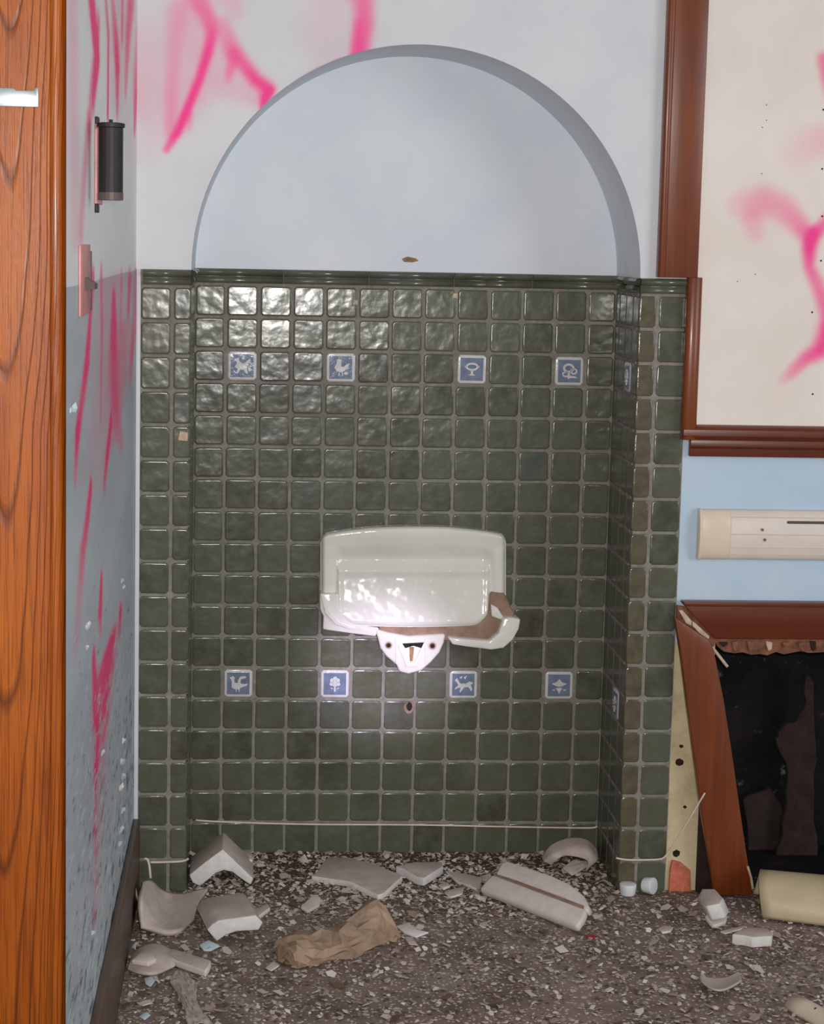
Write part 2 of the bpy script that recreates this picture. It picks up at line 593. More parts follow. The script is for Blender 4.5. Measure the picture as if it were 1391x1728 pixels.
LS = []
for pts in [
    [(122, -20, 9, .22), (124, 200, 9, .2), (128, 400, 9, .16)],
    [(190, 480, 22, .2), (190, 600, 22, .22), (170, 760, 22, .12)],
    [(155, 0, 6, .85), (160, 60, 5, .9), (163, 95, 5, .8), (156, 150, 4, .6), (150, 215, 3, .35)],
    [(166, 40, 3, .55), (164, 110, 3, .6), (158, 170, 2.5, .5)],
    [(178, -10, 2, .5), (183, 60, 2, .6), (182, 190, 1.6, .75)],
    [(190, 0, 3, .4), (196, 70, 5, .65), (198, 110, 4, .75), (198, 185, 2, .5)],
    [(207, -10, 2, .45), (206, 60, 2, .5)],
    [(222, -10, 5, .6), (216, 60, 4, .55), (212, 150, 2, .4)],
    [(233, 60, 4, .25), (231, 130, 5, .55), (229, 170, 3.5, .65), (227, 215, 1.5, .6)],
    [(238, 0, 2, .3), (238, 150, 2, .3)],
    [(210, 0, 14, .16), (200, 90, 14, .16), (196, 170, 10, .1)],
    [(150, 210, 4, .4), (142, 300, 4, .35), (137, 390, 4, .3)],
    [(157, 470, 2.5, .7), (152, 540, 2.5, .75), (147, 610, 4, .85), (138, 680, 4, .6), (131, 730, 4, .9), (127, 800, 2.5, .4)],
    [(171, 465, 2, .5), (172, 560, 2, .5), (170, 700, 1.5, .3)],
    [(192, 505, 3, .8), (192, 560, 5, .85), (191, 620, 7, .5), (196, 700, 7, .4), (205, 750, 3, .3)],
    [(219, 470, 3, .6), (217, 520, 2.5, .65)],
    [(231, 465, 4, .5), (229, 540, 5, .45), (222, 600, 3, .6), (220, 640, 2, .35)],
    [(205, 470, 2, .35), (204, 540, 2, .3)],
    [(210, 560, 12, .3), (204, 640, 12, .3), (190, 740, 10, .2), (170, 800, 10, .1)],
    [(187, 715, 2, .7), (181, 770, 2.5, .75), (176, 815, 2, .5)],
    [(153, 825, 2.5, .8), (147, 880, 4, .7), (140, 930, 5, .6), (135, 1000, 5, .3), (128, 1090, 4, .15)],
    [(171, 982, 2, .8), (169, 1030, 3.5, .8), (170, 1060, 2, .4)],
    [(203, 1035, 3, .8), (202, 1055, 3, .6)],
    [(188, 1085, 8, .95), (180, 1110, 12, .95), (182, 1140, 13, .8), (178, 1190, 11, .6), (176, 1240, 9, .4)],
    [(158, 1110, 2.5, .8), (161, 1180, 5, .85), (163, 1250, 4, .95), (162, 1310, 3.5, .9), (160, 1350, 2.5, .5), (162, 1480, 4, .3), (160, 1560, 4, .12)],
    [(172, 1150, 12, .3), (172, 1260, 12, .22), (168, 1400, 9, .2), (160, 1530, 8, .1)],
]:
    LS.append([Lw(*p) for p in pts])
fld = spray_field(Yg, Zg, LS)
v = [(XL, y, z) for z in zs for y in ys]
_, f = gridvf([[0] * ny] * nz)
nv = len(v)
f = [q[::-1] for q in f]
v += [(XL - 0.1, -1.52, 0), (XL - 0.1, 0.012, 0), (XL - 0.1, 0.012, 2.35), (XL - 0.1, -1.52, 2.35)]
f += [(nv, nv + 1, nv + 2, nv + 3)]
me = mesh('wall_left', [(p[0], p[1], p[2]) for p in v], f, WALL_L)
bm_flip = me
add_spray(me, list(fld.ravel()) + [0] * 4)
wl = link('wall_left', me, None, 'side wall, grey-white above and worn grey-blue below, streaked with pink', 'wall', None, 'structure')

# flakes of paint curling off the side wall
for i, (px, py, s) in enumerate([(207, 1250, .030), (204, 1285, .040), (206, 1310, .034), (202, 1330, .036), (206, 1368, .03), (203, 1400, .034),
                                 (146, 1055, .026), (120, 690, .035), (205, 980, .02), (208, 990, .018), (172, 1270, .022), (155, 1575, .03), (145, 1092, .02), (201, 1425, .024)]):
    c = at(px, py, 0, XL)
    n = 7
    ring = []
    for k in range(n):
        a = 2 * math.pi * k / n
        r = s * random.uniform(.3, 1.1) * 0.30
        ring.append((XL + 0.001 + max(0, math.cos(a)) * s * 0.2, c[1] + 2.2 * r * math.cos(a), c[2] + r * math.sin(a)))
    vv = [(XL + 0.004, c[1], c[2])] + ring
    ff = [(0, 1 + k, 1 + (k + 1) % n) for k in range(n)]
    o = link('paint_flake', mesh('paint_flake', vv, ff, PALEBLUE if i % 3 else BROKEN), wl)
    m = o.modifiers.new('s', 'SOLIDIFY'); m.thickness = 0.0012

box('baseboard_left', (XL, XL + 0.016, -1.52, -0.004, 0, 0.172), DARKWOOD, bev=0.004, label='tall brown wooden skirting board along the side wall', cat='baseboard', **ST)

# front wall above the tiles, with the arch
R_A, XC, ZC = W / 2, W / 2, CAPZ
YP = 0.004
xs = list(np.linspace(XL, -0.0005, 40)) + list(XC - R_A * np.cos(np.linspace(0, math.pi, 240))) + list(np.linspace(W + 0.0005, W + 0.12, 8)) + [2.4]
nr = 150
ZT = 2.4
Vx, f = [], []
XX, ZZ = np.zeros((nr, len(xs))), np.zeros((nr, len(xs)))
for j, x in enumerate(xs):
    lo = CAPZ + math.sqrt(max(0, R_A ** 2 - (x - XC) ** 2)) if 0 <= x <= W else CAPZ
    tt = np.linspace(0, 1, nr) ** 1.0
    XX[:, j] = x
    ZZ[:, j] = lo + (ZT - lo) * tt


def Fw(px, py, w, s):
    p = at(px, py, 1, YP)
    k = w / 745.0
    return (p[0], p[2], k, k, s)


FS = []
for pts in [
    [(281, 252, 6, .75), (300, 222, 8, 1), (320, 175, 8, 1), (336, 135, 8, .95), (352, 85, 9, .95), (358, 55, 11, .85), (350, 25, 14, .7), (335, 0, 16, .7), (320, -20, 18, .6)],
    [(300, 15, 16, .3), (293, 80, 12, .3), (290, 150, 11, .33), (287, 225, 10, .4)],
    [(318, 195, 8, .5), (318, 215, 6, .3)],
    [(320, 30, 26, .3), (325, 100, 30, .22), (310, 170, 30, .22), (300, 210, 18, .2)],
    [(375, 40, 12, .45), (392, 85, 15, .7), (412, 110, 12, .85), (432, 135, 12, .95), (452, 150, 12, 1)],
    [(457, 152, 6, .9), (448, 165, 10, 1), (444, 180, 7, .95)],
    [(396, 90, 10, .5), (388, 120, 8, .6), (386, 135, 6, .35)],
    [(360, 100, 26, .2), (400, 145, 26, .22), (430, 165, 14, .3)],
    [(345, 150, 24, .18), (360, 145, 24, .15)],
    [(600, -30, 20, .8), (613, 0, 17, .75), (615, 40, 16, .8), (608, 90, 15, .9)],
    [(604, 40, 8, .5), (600, 92, 9, .6)],
    [(560, 10, 40, .12), (550, 50, 40, .12), (560, 90, 30, .1)],
    [(255, 60, 40, .12), (255, 180, 40, .13), (250, 240, 30, .08)],
    [(540, 118, 6, .45), (500, 140, 5, .4), (575, 103, 6, .4)],
    [(300, -80, 30, .5), (350, -60, 30, .5), (400, 20, 14, .2)],
]:
    FS.append([Fw(*p) for p in pts])
fld = spray_field(XX, ZZ, FS)
v = [(XX[i, j], YP, ZZ[i, j]) for i in range(nr) for j in range(len(xs))]
_, f = gridvf([[0] * len(xs)] * nr)
nv = len(v)
me = mesh('wall_front', v, f, PLASTER)
add_spray(me, list(fld.ravel()) )
wf = link('wall_front', me, None, 'white plaster wall around the arch with pink spray paint letters', 'wall', None, 'structure')

# soffit of the arch
rows = []
for th in np.linspace(0, math.pi, 97):
    rows.append([(XC - R_A * math.cos(th), y, ZC + R_A * math.sin(th)) for y in (YP, 0.1, 0.2, D + 0.01)])
v, f = gridvf(rows)
me = mesh('wall_arch_soffit', v, f, PLASTER_N, True)
link('wall_arch_soffit', me, None, 'curved grey-blue underside of the niche arch', 'wall', None, 'structure')

# painted back of the niche above the tiles
n = 64
v = [(XC - (R_A + .004) * math.cos(t), D, ZC + (R_A + .004) * math.sin(t)) for t in np.linspace(0, math.pi, n)]
v += [(p[0], D + 0.06, p[2]) for p in v]
f = [tuple(range(n))[::-1], tuple(range(n, 2 * n))] + [(i, i + 1, i + 1 + n, i + n) for i in range(n - 1)] + [(n - 1, 0, n, 2 * n - 1)]
wu = link('wall_niche_upper', mesh('wall_niche_upper', v, f, PLASTER_N), None, 'pale blue-white half-round painted back of the niche', 'wall', None, 'structure')
pts = [at(x, y, 1, D - 0.0008) for x, y in [(678, 437), (688, 433), (702, 436), (707, 440), (696, 443), (682, 442)]]
prism('bare_patch', pts, (0, 0.001, 0), RUST, wu)

# tiled masonry: grout slabs, every tile a piece of its own
SL = []
for nm, b, lab in [('wall_niche_back', (-0.02, W + 0.02, D + 0.0013, D + 0.06, 0, CAPZ - 0.002), 'green tiled back wall of the niche with eight blue picture tiles'),
                   ('wall_niche_left', (-0.03, -0.0012, 0.03, D + 0.003, 0, CAPZ - 0.004), 'green tiled cheek of the niche beside the skirting board'),
                   ('wall_niche_right', (W + 0.0012, W + 0.03, 0.03, D + 0.003, 0, CAPZ - 0.004), 'dark green tiled cheek of the niche seen at a slant'),
                   ('wall_pier_left', (XL + 0.0005, -0.0035, 0.0014, 0.03, 0, CAPZ - 0.002), 'narrow green tiled pier beside the pink-streaked side wall'),
                   ('wall_pier_right', (W + 0.0035, 1.099, 0.0014, 0.03, 0, CAPZ - 0.002), 'narrow green tiled pier beside the red-brown frames')]:
    SL.append(box(nm, b, GROUT, label=lab, cat='wall', **ST))
NB, NL, NR_, PL, PR = SL

_tc = {}


def tile_mesh(w, h, mats=TILE, d=0.0085):
    key = (round(w, 4), round(h, 4), mats.name)
    if key in _tc:
        return _tc[key]
    v, f = [], []
    prof = [(0.0, -d), (0.0, -0.0009), (0.0009, -0.0002), (0.0040, 0.0001)]
    for ins, z in prof:
        r = 0.0055
        hw, hh = w / 2 - ins, h / 2 - ins
        r = max(0.002, r - ins * 0.5)
        for cx, cy, a0 in ((hw - r, hh - r, 0), (-hw + r, hh - r, 90), (-hw + r, -hh + r, 180), (hw - r, -hh + r, 270)):
            for k in range(2):
                a = math.radians(a0 + 90 * k)
                v.append((cx + r * math.cos(a), cy + r * math.sin(a), z))
    for i in range(len(prof) - 1):
        for k in range(8):
            f.append((i * 8 + k, i * 8 + (k + 1) % 8, (i + 1) * 8 + (k + 1) % 8, (i + 1) * 8 + k))
    f.append(tuple(range((len(prof) - 1) * 8, len(prof) * 8)))
    _tc[key] = mesh('tile', v, f, mats, True)
    _tc[key].polygons[len(f) - 1].use_smooth = False
    return _tc[key]


BASIS = {'back': Matrix(((1, 0, 0), (0, 0, -1), (0, 1, 0))).to_4x4(),
         'right': Matrix(((0, 0, -1), (-1, 0, 0), (0, 1, 0))).to_4x4(),
         'left': Matrix(((0, 0, 1), (1, 0, 0), (0, 1, 0))).to_4x4()}


def place_tile(parent, side, c, w, h, mats=TILE, tilt=0.009, name='tile'):
    o = link(name, tile_mesh(w, h, mats), parent)
    g = lambda m_, s_: max(-1.6 * s_, min(1.6 * s_, random.gauss(m_, s_)))
    o.matrix_local = Matrix.Translation(c) @ BASIS[side] @ Matrix.Rotation(g(0, 0.007), 4, 'Z') @ Matrix.Rotation(g(0, tilt), 4, 'X') @ Matrix.Rotation(g(0, tilt), 4, 'Y')
    return o


# picture tiles: outlines in a unit square
def disc(cx, cy, rx, ry, n=12):
    return [(cx + rx * math.cos(2 * math.pi * k / n), cy + ry * math.sin(2 * math.pi * k / n)) for k in range(n)]


def ring(cx, cy, rx, ry, w, n=14):
    o = [(cx + rx * math.cos(2 * math.pi * k / n), cy + ry * math.sin(2 * math.pi * k / n)) for k in range(n + 1)]
    i = [(cx + (rx - w) * math.cos(2 * math.pi * k / n), cy + (ry - w) * math.sin(2 * math.pi * k / n)) for k in range(n, -1, -1)]
    o[-1] = (o[-1][0], o[-1][1] - .004)
    i[0] = (i[0][0], i[0][1] - .004)
    return o + i


MOTIF = {
    'bird': [[(.18, .34), (.30, .24), (.52, .22), (.66, .32), (.90, .40), (.92, .48), (.68, .46), (.60, .54), (.62, .70), (.86, .76), (.84, .84), (.58, .82), (.48, .66), (.46, .50), (.36, .50), (.30, .64), (.34, .78), (.24, .86), (.16, .80), (.08, .78), (.16, .70), (.20, .56)],
             [(.38, .22), (.38, .10), (.42, .10), (.42, .22)], [(.52, .22), (.52, .10), (.56, .10), (.56, .22)]],
    'flower': [disc(.5, .60, .10, .10), disc(.36, .66, .09, .11), disc(.64, .66, .09, .11), disc(.34, .50, .09, .09), disc(.66, .50, .09, .09), disc(.5, .77, .10, .08), disc(.5, .44, .09, .07),
               [(.47, .40), (.46, .14), (.54, .14), (.53, .40)], [(.48, .24), (.30, .34), (.32, .28)], [(.52, .24), (.70, .34), (.68, .28)]],
    'deer': [[(.08, .72), (.20, .82), (.26, .70), (.36, .56), (.62, .56), (.76, .66), (.94, .62), (.92, .54), (.84, .52), (.92, .30), (.86, .18), (.80, .32), (.70, .40), (.54, .38), (.42, .22), (.34, .12), (.32, .22), (.38, .36), (.26, .36), (.10, .26), (.10, .34), (.26, .48), (.18, .62)],
             [(.30, .84), (.44, .92), (.40, .78)], [(.50, .84), (.64, .92), (.58, .76)]],
    'lily': [[(.16, .58), (.36, .66), (.5, .82), (.64, .66), (.86, .58), (.66, .48), (.5, .44), (.34, .48)], [(.34, .36), (.5, .40), (.66, .36), (.56, .24), (.5, .10), (.44, .24)],
             [(.14, .30), (.30, .32), (.28, .24)], [(.86, .30), (.70, .32), (.72, .24)]],
    'rosette': [ring(.46, .64, .27, .22, .10), ring(.70, .50, .17, .15, .07), ring(.34, .36, .18, .14, .07), [(.52, .30), (.80, .26), (.84, .18), (.58, .20), (.44, .14), (.40, .22)]],
    'goblet': [ring(.5, .62, .30, .19, .09), [(.44, .46), (.56, .46), (.54, .30), (.66, .22), (.34, .22), (.46, .30)], [(.20, .56), (.14, .66), (.26, .64)], [(.80, .56), (.86, .66), (.74, .64)]],
    'hen': [[(.20, .50), (.30, .34), (.50, .28), (.66, .34), (.80, .50), (.90, .70), (.76, .66), (.62, .52), (.52, .56), (.50, .72), (.56, .84), (.42, .90), (.32, .82), (.30, .66)],
            [(.40, .28), (.38, .12), (.44, .12), (.44, .28)], [(.54, .30), (.56, .12), (.62, .12), (.58, .30)], disc(.74, .24, .10, .07)],
    'stag': [[(.14, .44), (.26, .60), (.20, .80), (.32, .86), (.40, .66), (.56, .60), (.74, .74), (.86, .86), (.88, .70), (.76, .56), (.70, .38), (.78, .16), (.68, .14), (.58, .32), (.42, .32), (.30, .14), (.22, .16), (.30, .36)],
             disc(.54, .84, .08, .06), disc(.84, .34, .07, .09)],
}


def picture_tile(parent, side, c, w, h, motif, label):
    o = place_tile(parent, side, c, w, h, CREAM_GLAZE, 0.008)
    o['label'] = label
    i = 0.0065
    v = [(-w / 2 + i, -h / 2 + i, .0018), (w / 2 - i, -h / 2 + i, .0018), (w / 2 - i, h / 2 - i, .0018), (-w / 2 + i, h / 2 - i, .0018)]
    v += [(x, y, -0.002) for x, y, _ in v]
    link('blue_field', mesh('blue_field', v, [(0, 1, 2, 3), (0, 4, 5, 1), (1, 5, 6, 2), (2, 6, 7, 3), (3, 7, 4, 0)], BLUE), o)
    v, f = [], []
    s = w - 2 * i - 0.002
    for poly in MOTIF[motif]:
        b, n = len(v), len(poly)
        for zz in (.0014, .0034):
            v += [((x - .5) * s, (y - .5) * s, zz) for x, y in poly]
        f.append(tuple(range(b + n, b + 2 * n)))
        f += [(b + k, b + (k + 1) % n, b + n + (k + 1) % n, b + n + k) for k in range(n)]
    link('motif', mesh('motif', v, f, CREAM_GLAZE), o)
    return o


GAP = 0.0066
XO = -0.0052
PIC = {(2, 1): ('stag', 'blue tile with a leaping white animal, upper row'), (2, 4): ('hen', 'blue tile with a white bird standing, upper row'),
       (2, 8): ('goblet', 'blue tile with a white cup-like bloom'), (2, 11): ('rosette', 'blue tile with a scrolled white blossom'),
       (12, 1): ('bird', 'blue tile with a white long-tailed bird'), (12, 4): ('flower', 'bright blue tile with a white round flower'),
       (12, 8): ('deer', 'grey-blue tile with a white running deer'), (12, 11): ('lily', 'blue tile with a white pointed lily')}
for r in range(18):
    z0, z1 = (17 - r) * PV + GAP / 2, (18 - r) * PV - GAP / 2
    if r == 17:
        z0 = 0.0
    zc, h = (z0 + z1) / 2, z1 - z0
    for c in range(13):
        x0, x1 = XO + c * PH + GAP / 2, XO + (c + 1) * PH - GAP / 2
        if c == 0:
            x0 = 0.001
        if c == 12:
            x1 = W - 0.001
        w = x1 - x0
        cc = ((x0 + x1) / 2 + random.uniform(-.0006, .0006), D + random.uniform(-.0003, .0002), zc + random.uniform(-.0006, .0006))
        if (r, c) in PIC:
            picture_tile(NB, 'back', cc, 0.0665, 0.0665, *PIC[(r, c)])
        else:
            place_tile(NB, 'back', cc, w, h)
    # piers
    for par, cols in ((PL, ((-0.1085, -0.0445), (-0.037, 0.0))), (PR, ((W, 1.0262), (1.0335, 1.097)))):
        for k, (x0, x1) in enumerate(cols):
            inner = (par is PL and k == 1) or (par is PR and k == 0)
            place_tile(par, 'back', ((x0 + x1) / 2, random.uniform(-.0002, .0002), zc), x1 - x0, h, BROWN_TILE if inner and par is PR else TILE, 0.008)
    # cheeks of the niche
    off = 0.035 * (r % 2) * 0
    for par, side, x in ((NL, 'left', 0.0), (NR_, 'right', W)):
        for k, (y0, y1) in enumerate(((0.009, 0.066), (0.073, 0.145), (0.152, 0.221), (0.228, D - 0.001))):
            if par is NR_ and r in (2, 12) and k == 1:
                picture_tile(par, side, (x, (y0 + y1) / 2, zc), 0.0665, 0.0665, 'flower' if r == 2 else 'lily', 'blue picture tile on the slanting cheek, %s row' % ('upper' if r == 2 else 'lower'))
            else:
                place_tile(par, side, (x, (y0 + y1) / 2, zc), y1 - y0, h, TILE, 0.006)

# a few chipped corners with bare clay
for px, py, pl_, par in [(768, 499, D - .0015, NB), (309, 736, -.0018, PL), (600, 510, D - .0015, NB)]:
    c = at(px, py, 1, pl_)
    s = 0.011 if px == 309 else 0.006
    pts = [(c[0] - s, pl_, c[2] - s * .8), (c[0] + s * .9, pl_, c[2] - s), (c[0] + s, pl_, c[2] + s * .7), (c[0] - s * .6, pl_, c[2] + s)]
    prism('chip', pts, (0, 0.003, 0), PALEWOOD, par)

# cap course
CPROF = [(0.004, 1.3705), (-0.004, 1.3715), (-0.0055, 1.376), (-0.0045, 1.3845), (0.001, 1.3868), (-0.006, 1.3885), (-0.0105, 1.392), (-0.012, 1.397), (-0.009, 1.402), (-0.003, 1.4042), (0.006, 1.4045)]


def cap(parent, p0, p1, out):
    p0, p1, out = np.array(p0, float), np.array(p1, float), np.array(out, float)
    n = len(CPROF)
    v = []
    for p in (p0, p1):
        v += [(p - out * d + np.array([0, 0, z])) for d, z in CPROF]
    f = [(i, i + 1, n + i + 1, n + i) for i in range(n - 1)] + [tuple(range(n)), tuple(range(n, 2 * n))[::-1]]
    if np.cross(p1 - p0, out)[2] > 0:
        f = [q[::-1] for q in f]
    o = link('cap_tile', mesh('cap_tile', v, f, TILE), parent)
    o.data.polygons.foreach_set('use_smooth', [True] * len(o.data.polygons))
    return o


ed = [0.0, 0.205, 0.405, 0.605, 0.79, W]
for a, b in zip(ed[:-1], ed[1:]):
    cap(NB, (a + .001, D, 0), (b - .001, D, 0), (0, -1, 0))
cap(PL, (-0.105, 0, 0), (0, 0, 0), (0, -1, 0))
cap(PR, (W, 0, 0), (1.097, 0, 0), (0, -1, 0))
cap(NL, (0, 0.0, 0), (0, 0.14, 0), (1, 0, 0)); cap(NL, (0, 0.142, 0), (0, D - .012, 0), (1, 0, 0))
cap(NR_, (W, 0.0, 0), (W, 0.14, 0), (-1, 0, 0)); cap(NR_, (W, 0.142, 0), (W, D - .012, 0), (-1, 0, 0))
# plaster fillet between the tiles and the side wall
box('trim_1', (XL + 0.0005, -0.1095, -0.002, 0.02, 0.17, CAPZ), PLASTER, bev=.002, label='thin white plaster strip where tiles meet the side wall', cat='trim', **ST)

# right-hand wall: blue panel, bare plaster strip, dark opening
box('wall_right', (1.0995, 2.4, 0.006, 0.30, 0.585, CAPZ - .001), BLUE_PAINT, label='pale blue painted wall panel between the two wooden frames', cat='wall', **ST)
wb = box('wall_right_lower', (1.0995, 1.195, 0.016, 0.30, 0.0, 0.584), BARE, label='strip of bare cream plaster beside the green tiled pier', cat='wall', **ST)
pts = [at(x, y, 1, 0.008) for x, y in [(1129, 1508), (1131, 1470), (1135, 1452), (1150, 1456), (1166, 1470), (1167, 1508)]]
prism('brick', pts, (0, 0.012, 0), BRICK, wb, 0.002)
for px, py, r in [(1150, 1259, .004), (1147, 1287, .009), (1156, 1362, .004), (1142, 1440, .008)]:
    c = at(px, py, 1, 0.0155)
    pts = [(c[0] + r * 1.3 * math.cos(a) * random.uniform(.7, 1.2), 0.0153, c[2] + r * math.sin(a) * random.uniform(.7, 1.2)) for a in np.linspace(0, 2 * math.pi, 9)[:-1]]
    prism('hole', pts, (0, 0.003, 0), HOLE, wb)
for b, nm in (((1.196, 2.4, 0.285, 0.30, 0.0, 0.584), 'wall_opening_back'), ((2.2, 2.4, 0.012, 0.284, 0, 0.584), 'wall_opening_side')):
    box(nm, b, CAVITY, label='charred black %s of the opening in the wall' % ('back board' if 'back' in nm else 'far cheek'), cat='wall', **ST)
box('floor_opening', (1.226, 2.2, 0.03, 0.284, 0.0005, 0.02), CAVITY, label='black bottom of the opening in the wall', cat='floor', **ST)  # thin black slab covering the terrazzo inside the opening
t2 = box('trim_2', (1.172, 1.225, -0.002, 0.0155, 0.0, 0.27), CHAR_SHADE_WOOD, bev=.002, label='inner jamb board behind the leaning stile, shadow put into its dark brown', cat='trim', **ST)  # wood post whose dark colour paints the shadow behind the stile

# doorway casing close to the camera
YC = -1.52
ca = link('trim_3', None, None, 'orange varnished oak door casing in the left foreground', 'trim', None, 'structure')
prof = [(-0.42, 0.0), (-0.1425, 0.0), (-0.1415, -0.003), (-0.1375, -0.0052), (-0.1320, -0.0050), (-0.1285, -0.0025), (-0.1245, 0.006), (-0.1215, 0.016), (-0.1205, 0.030), (-0.42, 0.030)]
v = []
for z in np.linspace(0, 2.4, 13):
    v += [(x, YC + y, z) for x, y in prof]
n = len(prof)
f = [(i * n + k, i * n + (k + 1) % n, (i + 1) * n + (k + 1) % n, (i + 1) * n + k) for i in range(12) for k in range(n)]
f += [tuple(range(n))[::-1], tuple(range(12 * n, 13 * n))]
cb = link('casing_board', mesh('casing_board', v, f, OAK), ca)
for i in range(12):
    for k in (1, 2, 3, 4, 5, 6, 7):
        cb.data.polygons[i * n + k].use_smooth = True
box('wall_return', (-1.3, XL - 0.102, YC + 0.031, -1.42, 0, 2.4), PLASTER, label='wall return behind the oak door casing', cat='wall', **ST)

# ------------------------------------------------------------------ things on the left
# steel catch on the casing
p0, p1 = at(0, 148, 1, YC - .003), at(65, 181, 1, YC - .003)
zb, zt = p1[2], p0[2]
pts = [(x, YC - .004, z) for x, z in [(p0[0] - .05, zb), (p1[0], zb), (p1[0], zt + .001), (p1[0] - .005, zt + .001), (p1[0] - .006, zt - .003), (p1[0] - .03, zt - .003), (p1[0] - .033, zt), (p0[0] - .05, zt)]]
br = empty('metal_catch', (p1[0] - .05, YC, zb), 'small shiny steel catch plate screwed to the oak casing', 'catch')
put(prism('plate', pts, (0, .004, 0), METAL, None, .0008), br)
v, f = tubevf([(p0[0] - .012, YC - .0062, (zb + zt) / 2), (p0[0] - .012, YC - .0035, (zb + zt) / 2)], .004, 10)
put(link('screw', mesh('screw', v, f, METAL), None), br)

# black cylinder holder on the side wall
c0 = at(187, 270, 0, XL + 0.034)
cy, r = c0[1], 0.019
cxx = XL + 0.034
zt, zb = at(187, 207, 0, cxx)[2], at(187, 338, 0, cxx)[2]
hd = empty('wall_holder', (XL, cy, zb), 'black cylindrical holder on a narrow plate on the side wall', 'holder')


def lathe(name, prof, axis_o, mat, n=20):
    v, f = [], []
    for rr, z in prof:
        for k in range(n):
            a = 2 * math.pi * k / n
            v.append((axis_o[0] + rr * math.cos(a), axis_o[1] + rr * math.sin(a), z))
    for i in range(len(prof) - 1):
        for k in range(n):
            f.append((i * n + k, i * n + (k + 1) % n, (i + 1) * n + (k + 1) % n, (i + 1) * n + k))
    f += [tuple(range(n))[::-1], tuple(range((len(prof) - 1) * n, len(prof) * n))]
    return link(name, mesh(name, v, f, mat), None)


put(lathe('cylinder', [(r, zb), (r, zt - .008)], (cxx, cy), BLACKM), hd)
put(lathe('top_cap', [(r * .9, zt - .008), (r * 1.14, zt - .007), (r * 1.14, zt - .001), (r * .9, zt)], (cxx, cy), BLACKM), hd)
put(lathe('pin', [(.003, zt), (.003, zt + .005)], (cxx, cy), BLACKM, 8), hd)
put(lathe('bottom_rim', [(r * 1.03, zb), (r * 1.03, zb + .012)], (cxx, cy), DARKM), hd)
yp = at(168, 270, 0, XL + .004)[1]
put(box('back_plate', (XL + .0005, XL + .0045, yp - .05, yp + .06, zb - .004, zt + .004), PINKM, None, .001), hd)
put(box('side_arm', (XL + .004, XL + .03, yp + .03, yp + .036, zb + .01, zt - .004), DARKM, None, .001), hd)
for za, zz in ((zt + .004, zt + .016), (zb - .018, zb - .004)):
    put(box('tab', (XL + .0005, XL + .005, yp - .045, yp - .01, za, zz), BLACKM, None, .001), hd)

# pink strip with a latch
a, b = at(131, 413, 0, XL), at(148, 528, 0, XL)
lk = empty('latch_strip', (XL, (a[1] + b[1]) / 2, b[2]), 'pink painted strike plate with a dark latch tongue on the side wall', 'latch')
ym = (a[1] + b[1]) / 2
put(box('plate', (XL + .0004, XL + .004, a[1] + .01, b[1], b[2], a[2]), PINKM, None, .001), lk)
put(box('edge_strip', (XL + .0004, XL + .0055, b[1] + .001, b[1] + .012, b[2] + .004, a[2] - .01), DARKM, None, .001), lk)
tz = at(145, 480, 0, XL)[2]
put(prism('latch_tongue', [(XL + .004, ym - .01, tz + .012), (XL + .004, ym - .01, tz - .006), (XL + .018, ym, tz - .006), (XL + .018, ym, tz + .002)], (0, .05, 0), DARKM), lk)

# ------------------------------------------------------------------ drinking fountain
fo = empty('drinking_fountain', (0.53, D, 0.45), 'broken white porcelain drinking fountain on the green tiled niche wall', 'fountain')


def F(px, py, h):
    return at(px, py, 1, D - h)


def sst(a, b, x):
    t = np.clip((x - a) / (b - a), 0, 1)
    return t * t * (3 - 2 * t)


ns, nt = 150, 90
su = np.linspace(0, 1, ns)
L_, R_ = 541.0, 854.0
rows = []
xs_ = L_ + (R_ - L_) * su
ytop = 886 + 15 * np.abs(2 * su - 1) ** 2.4
rc = 14.0
for e in (xs_ - L_, R_ - xs_):
    d = np.clip(rc - e, 0, rc)
    ytop = np.maximum(ytop, 886 + 15 * np.abs(2 * su - 1) ** 2.4 + rc - np.sqrt(rc ** 2 - d ** 2))
ybot = np.full(ns, 1006.0)
inner = sst(566, 574, xs_) * (1 - sst(821, 829, xs_))
rb = 34.0
e = np.clip(rb - np.minimum(xs_ - 569, 827 - xs_), 0, rb)
yb_in = 1058 - (rb - np.sqrt(rb ** 2 - e ** 2)) - 4 * (2 * (xs_ - 698) / 258) ** 2
ybot = np.where((xs_ > 569) & (xs_ < 827), yb_in, ybot)
for j in range(nt):
    t = j / (nt - 1)
    row = []
    for i in range(ns):
        x = xs_[i]
        y = ytop[i] + (ybot[i] - ytop[i]) * t
        h = 0.030
        h += 0.006 * (1 - sst(900, 925, y))
        hollow = sst(915 + 6 * abs(2 * su[i] - 1) ** 2, 945, y) * sst(556, 580, x) * (1 - sst(815, 840, x))
        h -= 0.014 * hollow
        m = inner[i]
        h += m * 0.036 * max(0.0, (y - 943) / 115) + m * 0.006 * math.exp(-((y - 963) / 8) ** 2)
        dd = min((y - ytop[i]), x - L_, R_ - x)
        db = (ybot[i] - y)
        k = 9.0
        if dd < k:
            h *= math.sqrt(max(0.0, 1 - (1 - max(dd, 0) / k) ** 2)) * 0.9 + 0.1
        if m > .5 and db < 10:
            h -= 0.012 * (1 - math.sqrt(max(0, 1 - (1 - db / 10) ** 2)))
        row.append(F(x, y, h))
    rows.append(row)
v, f = gridvf(rows)
f = [q[::-1] for q in f]
nb = len(v)
edge = [j * ns for j in range(nt)] + [(nt - 1) * ns + i for i in range(1, ns)] + [j * ns + ns - 1 for j in range(nt - 2, -1, -1)] + [i for i in range(ns - 2, 0, -1)]
for q in edge:
    p = v[q]
    v.append((p[0], D - 0.001, p[2]))
m_ = len(edge)
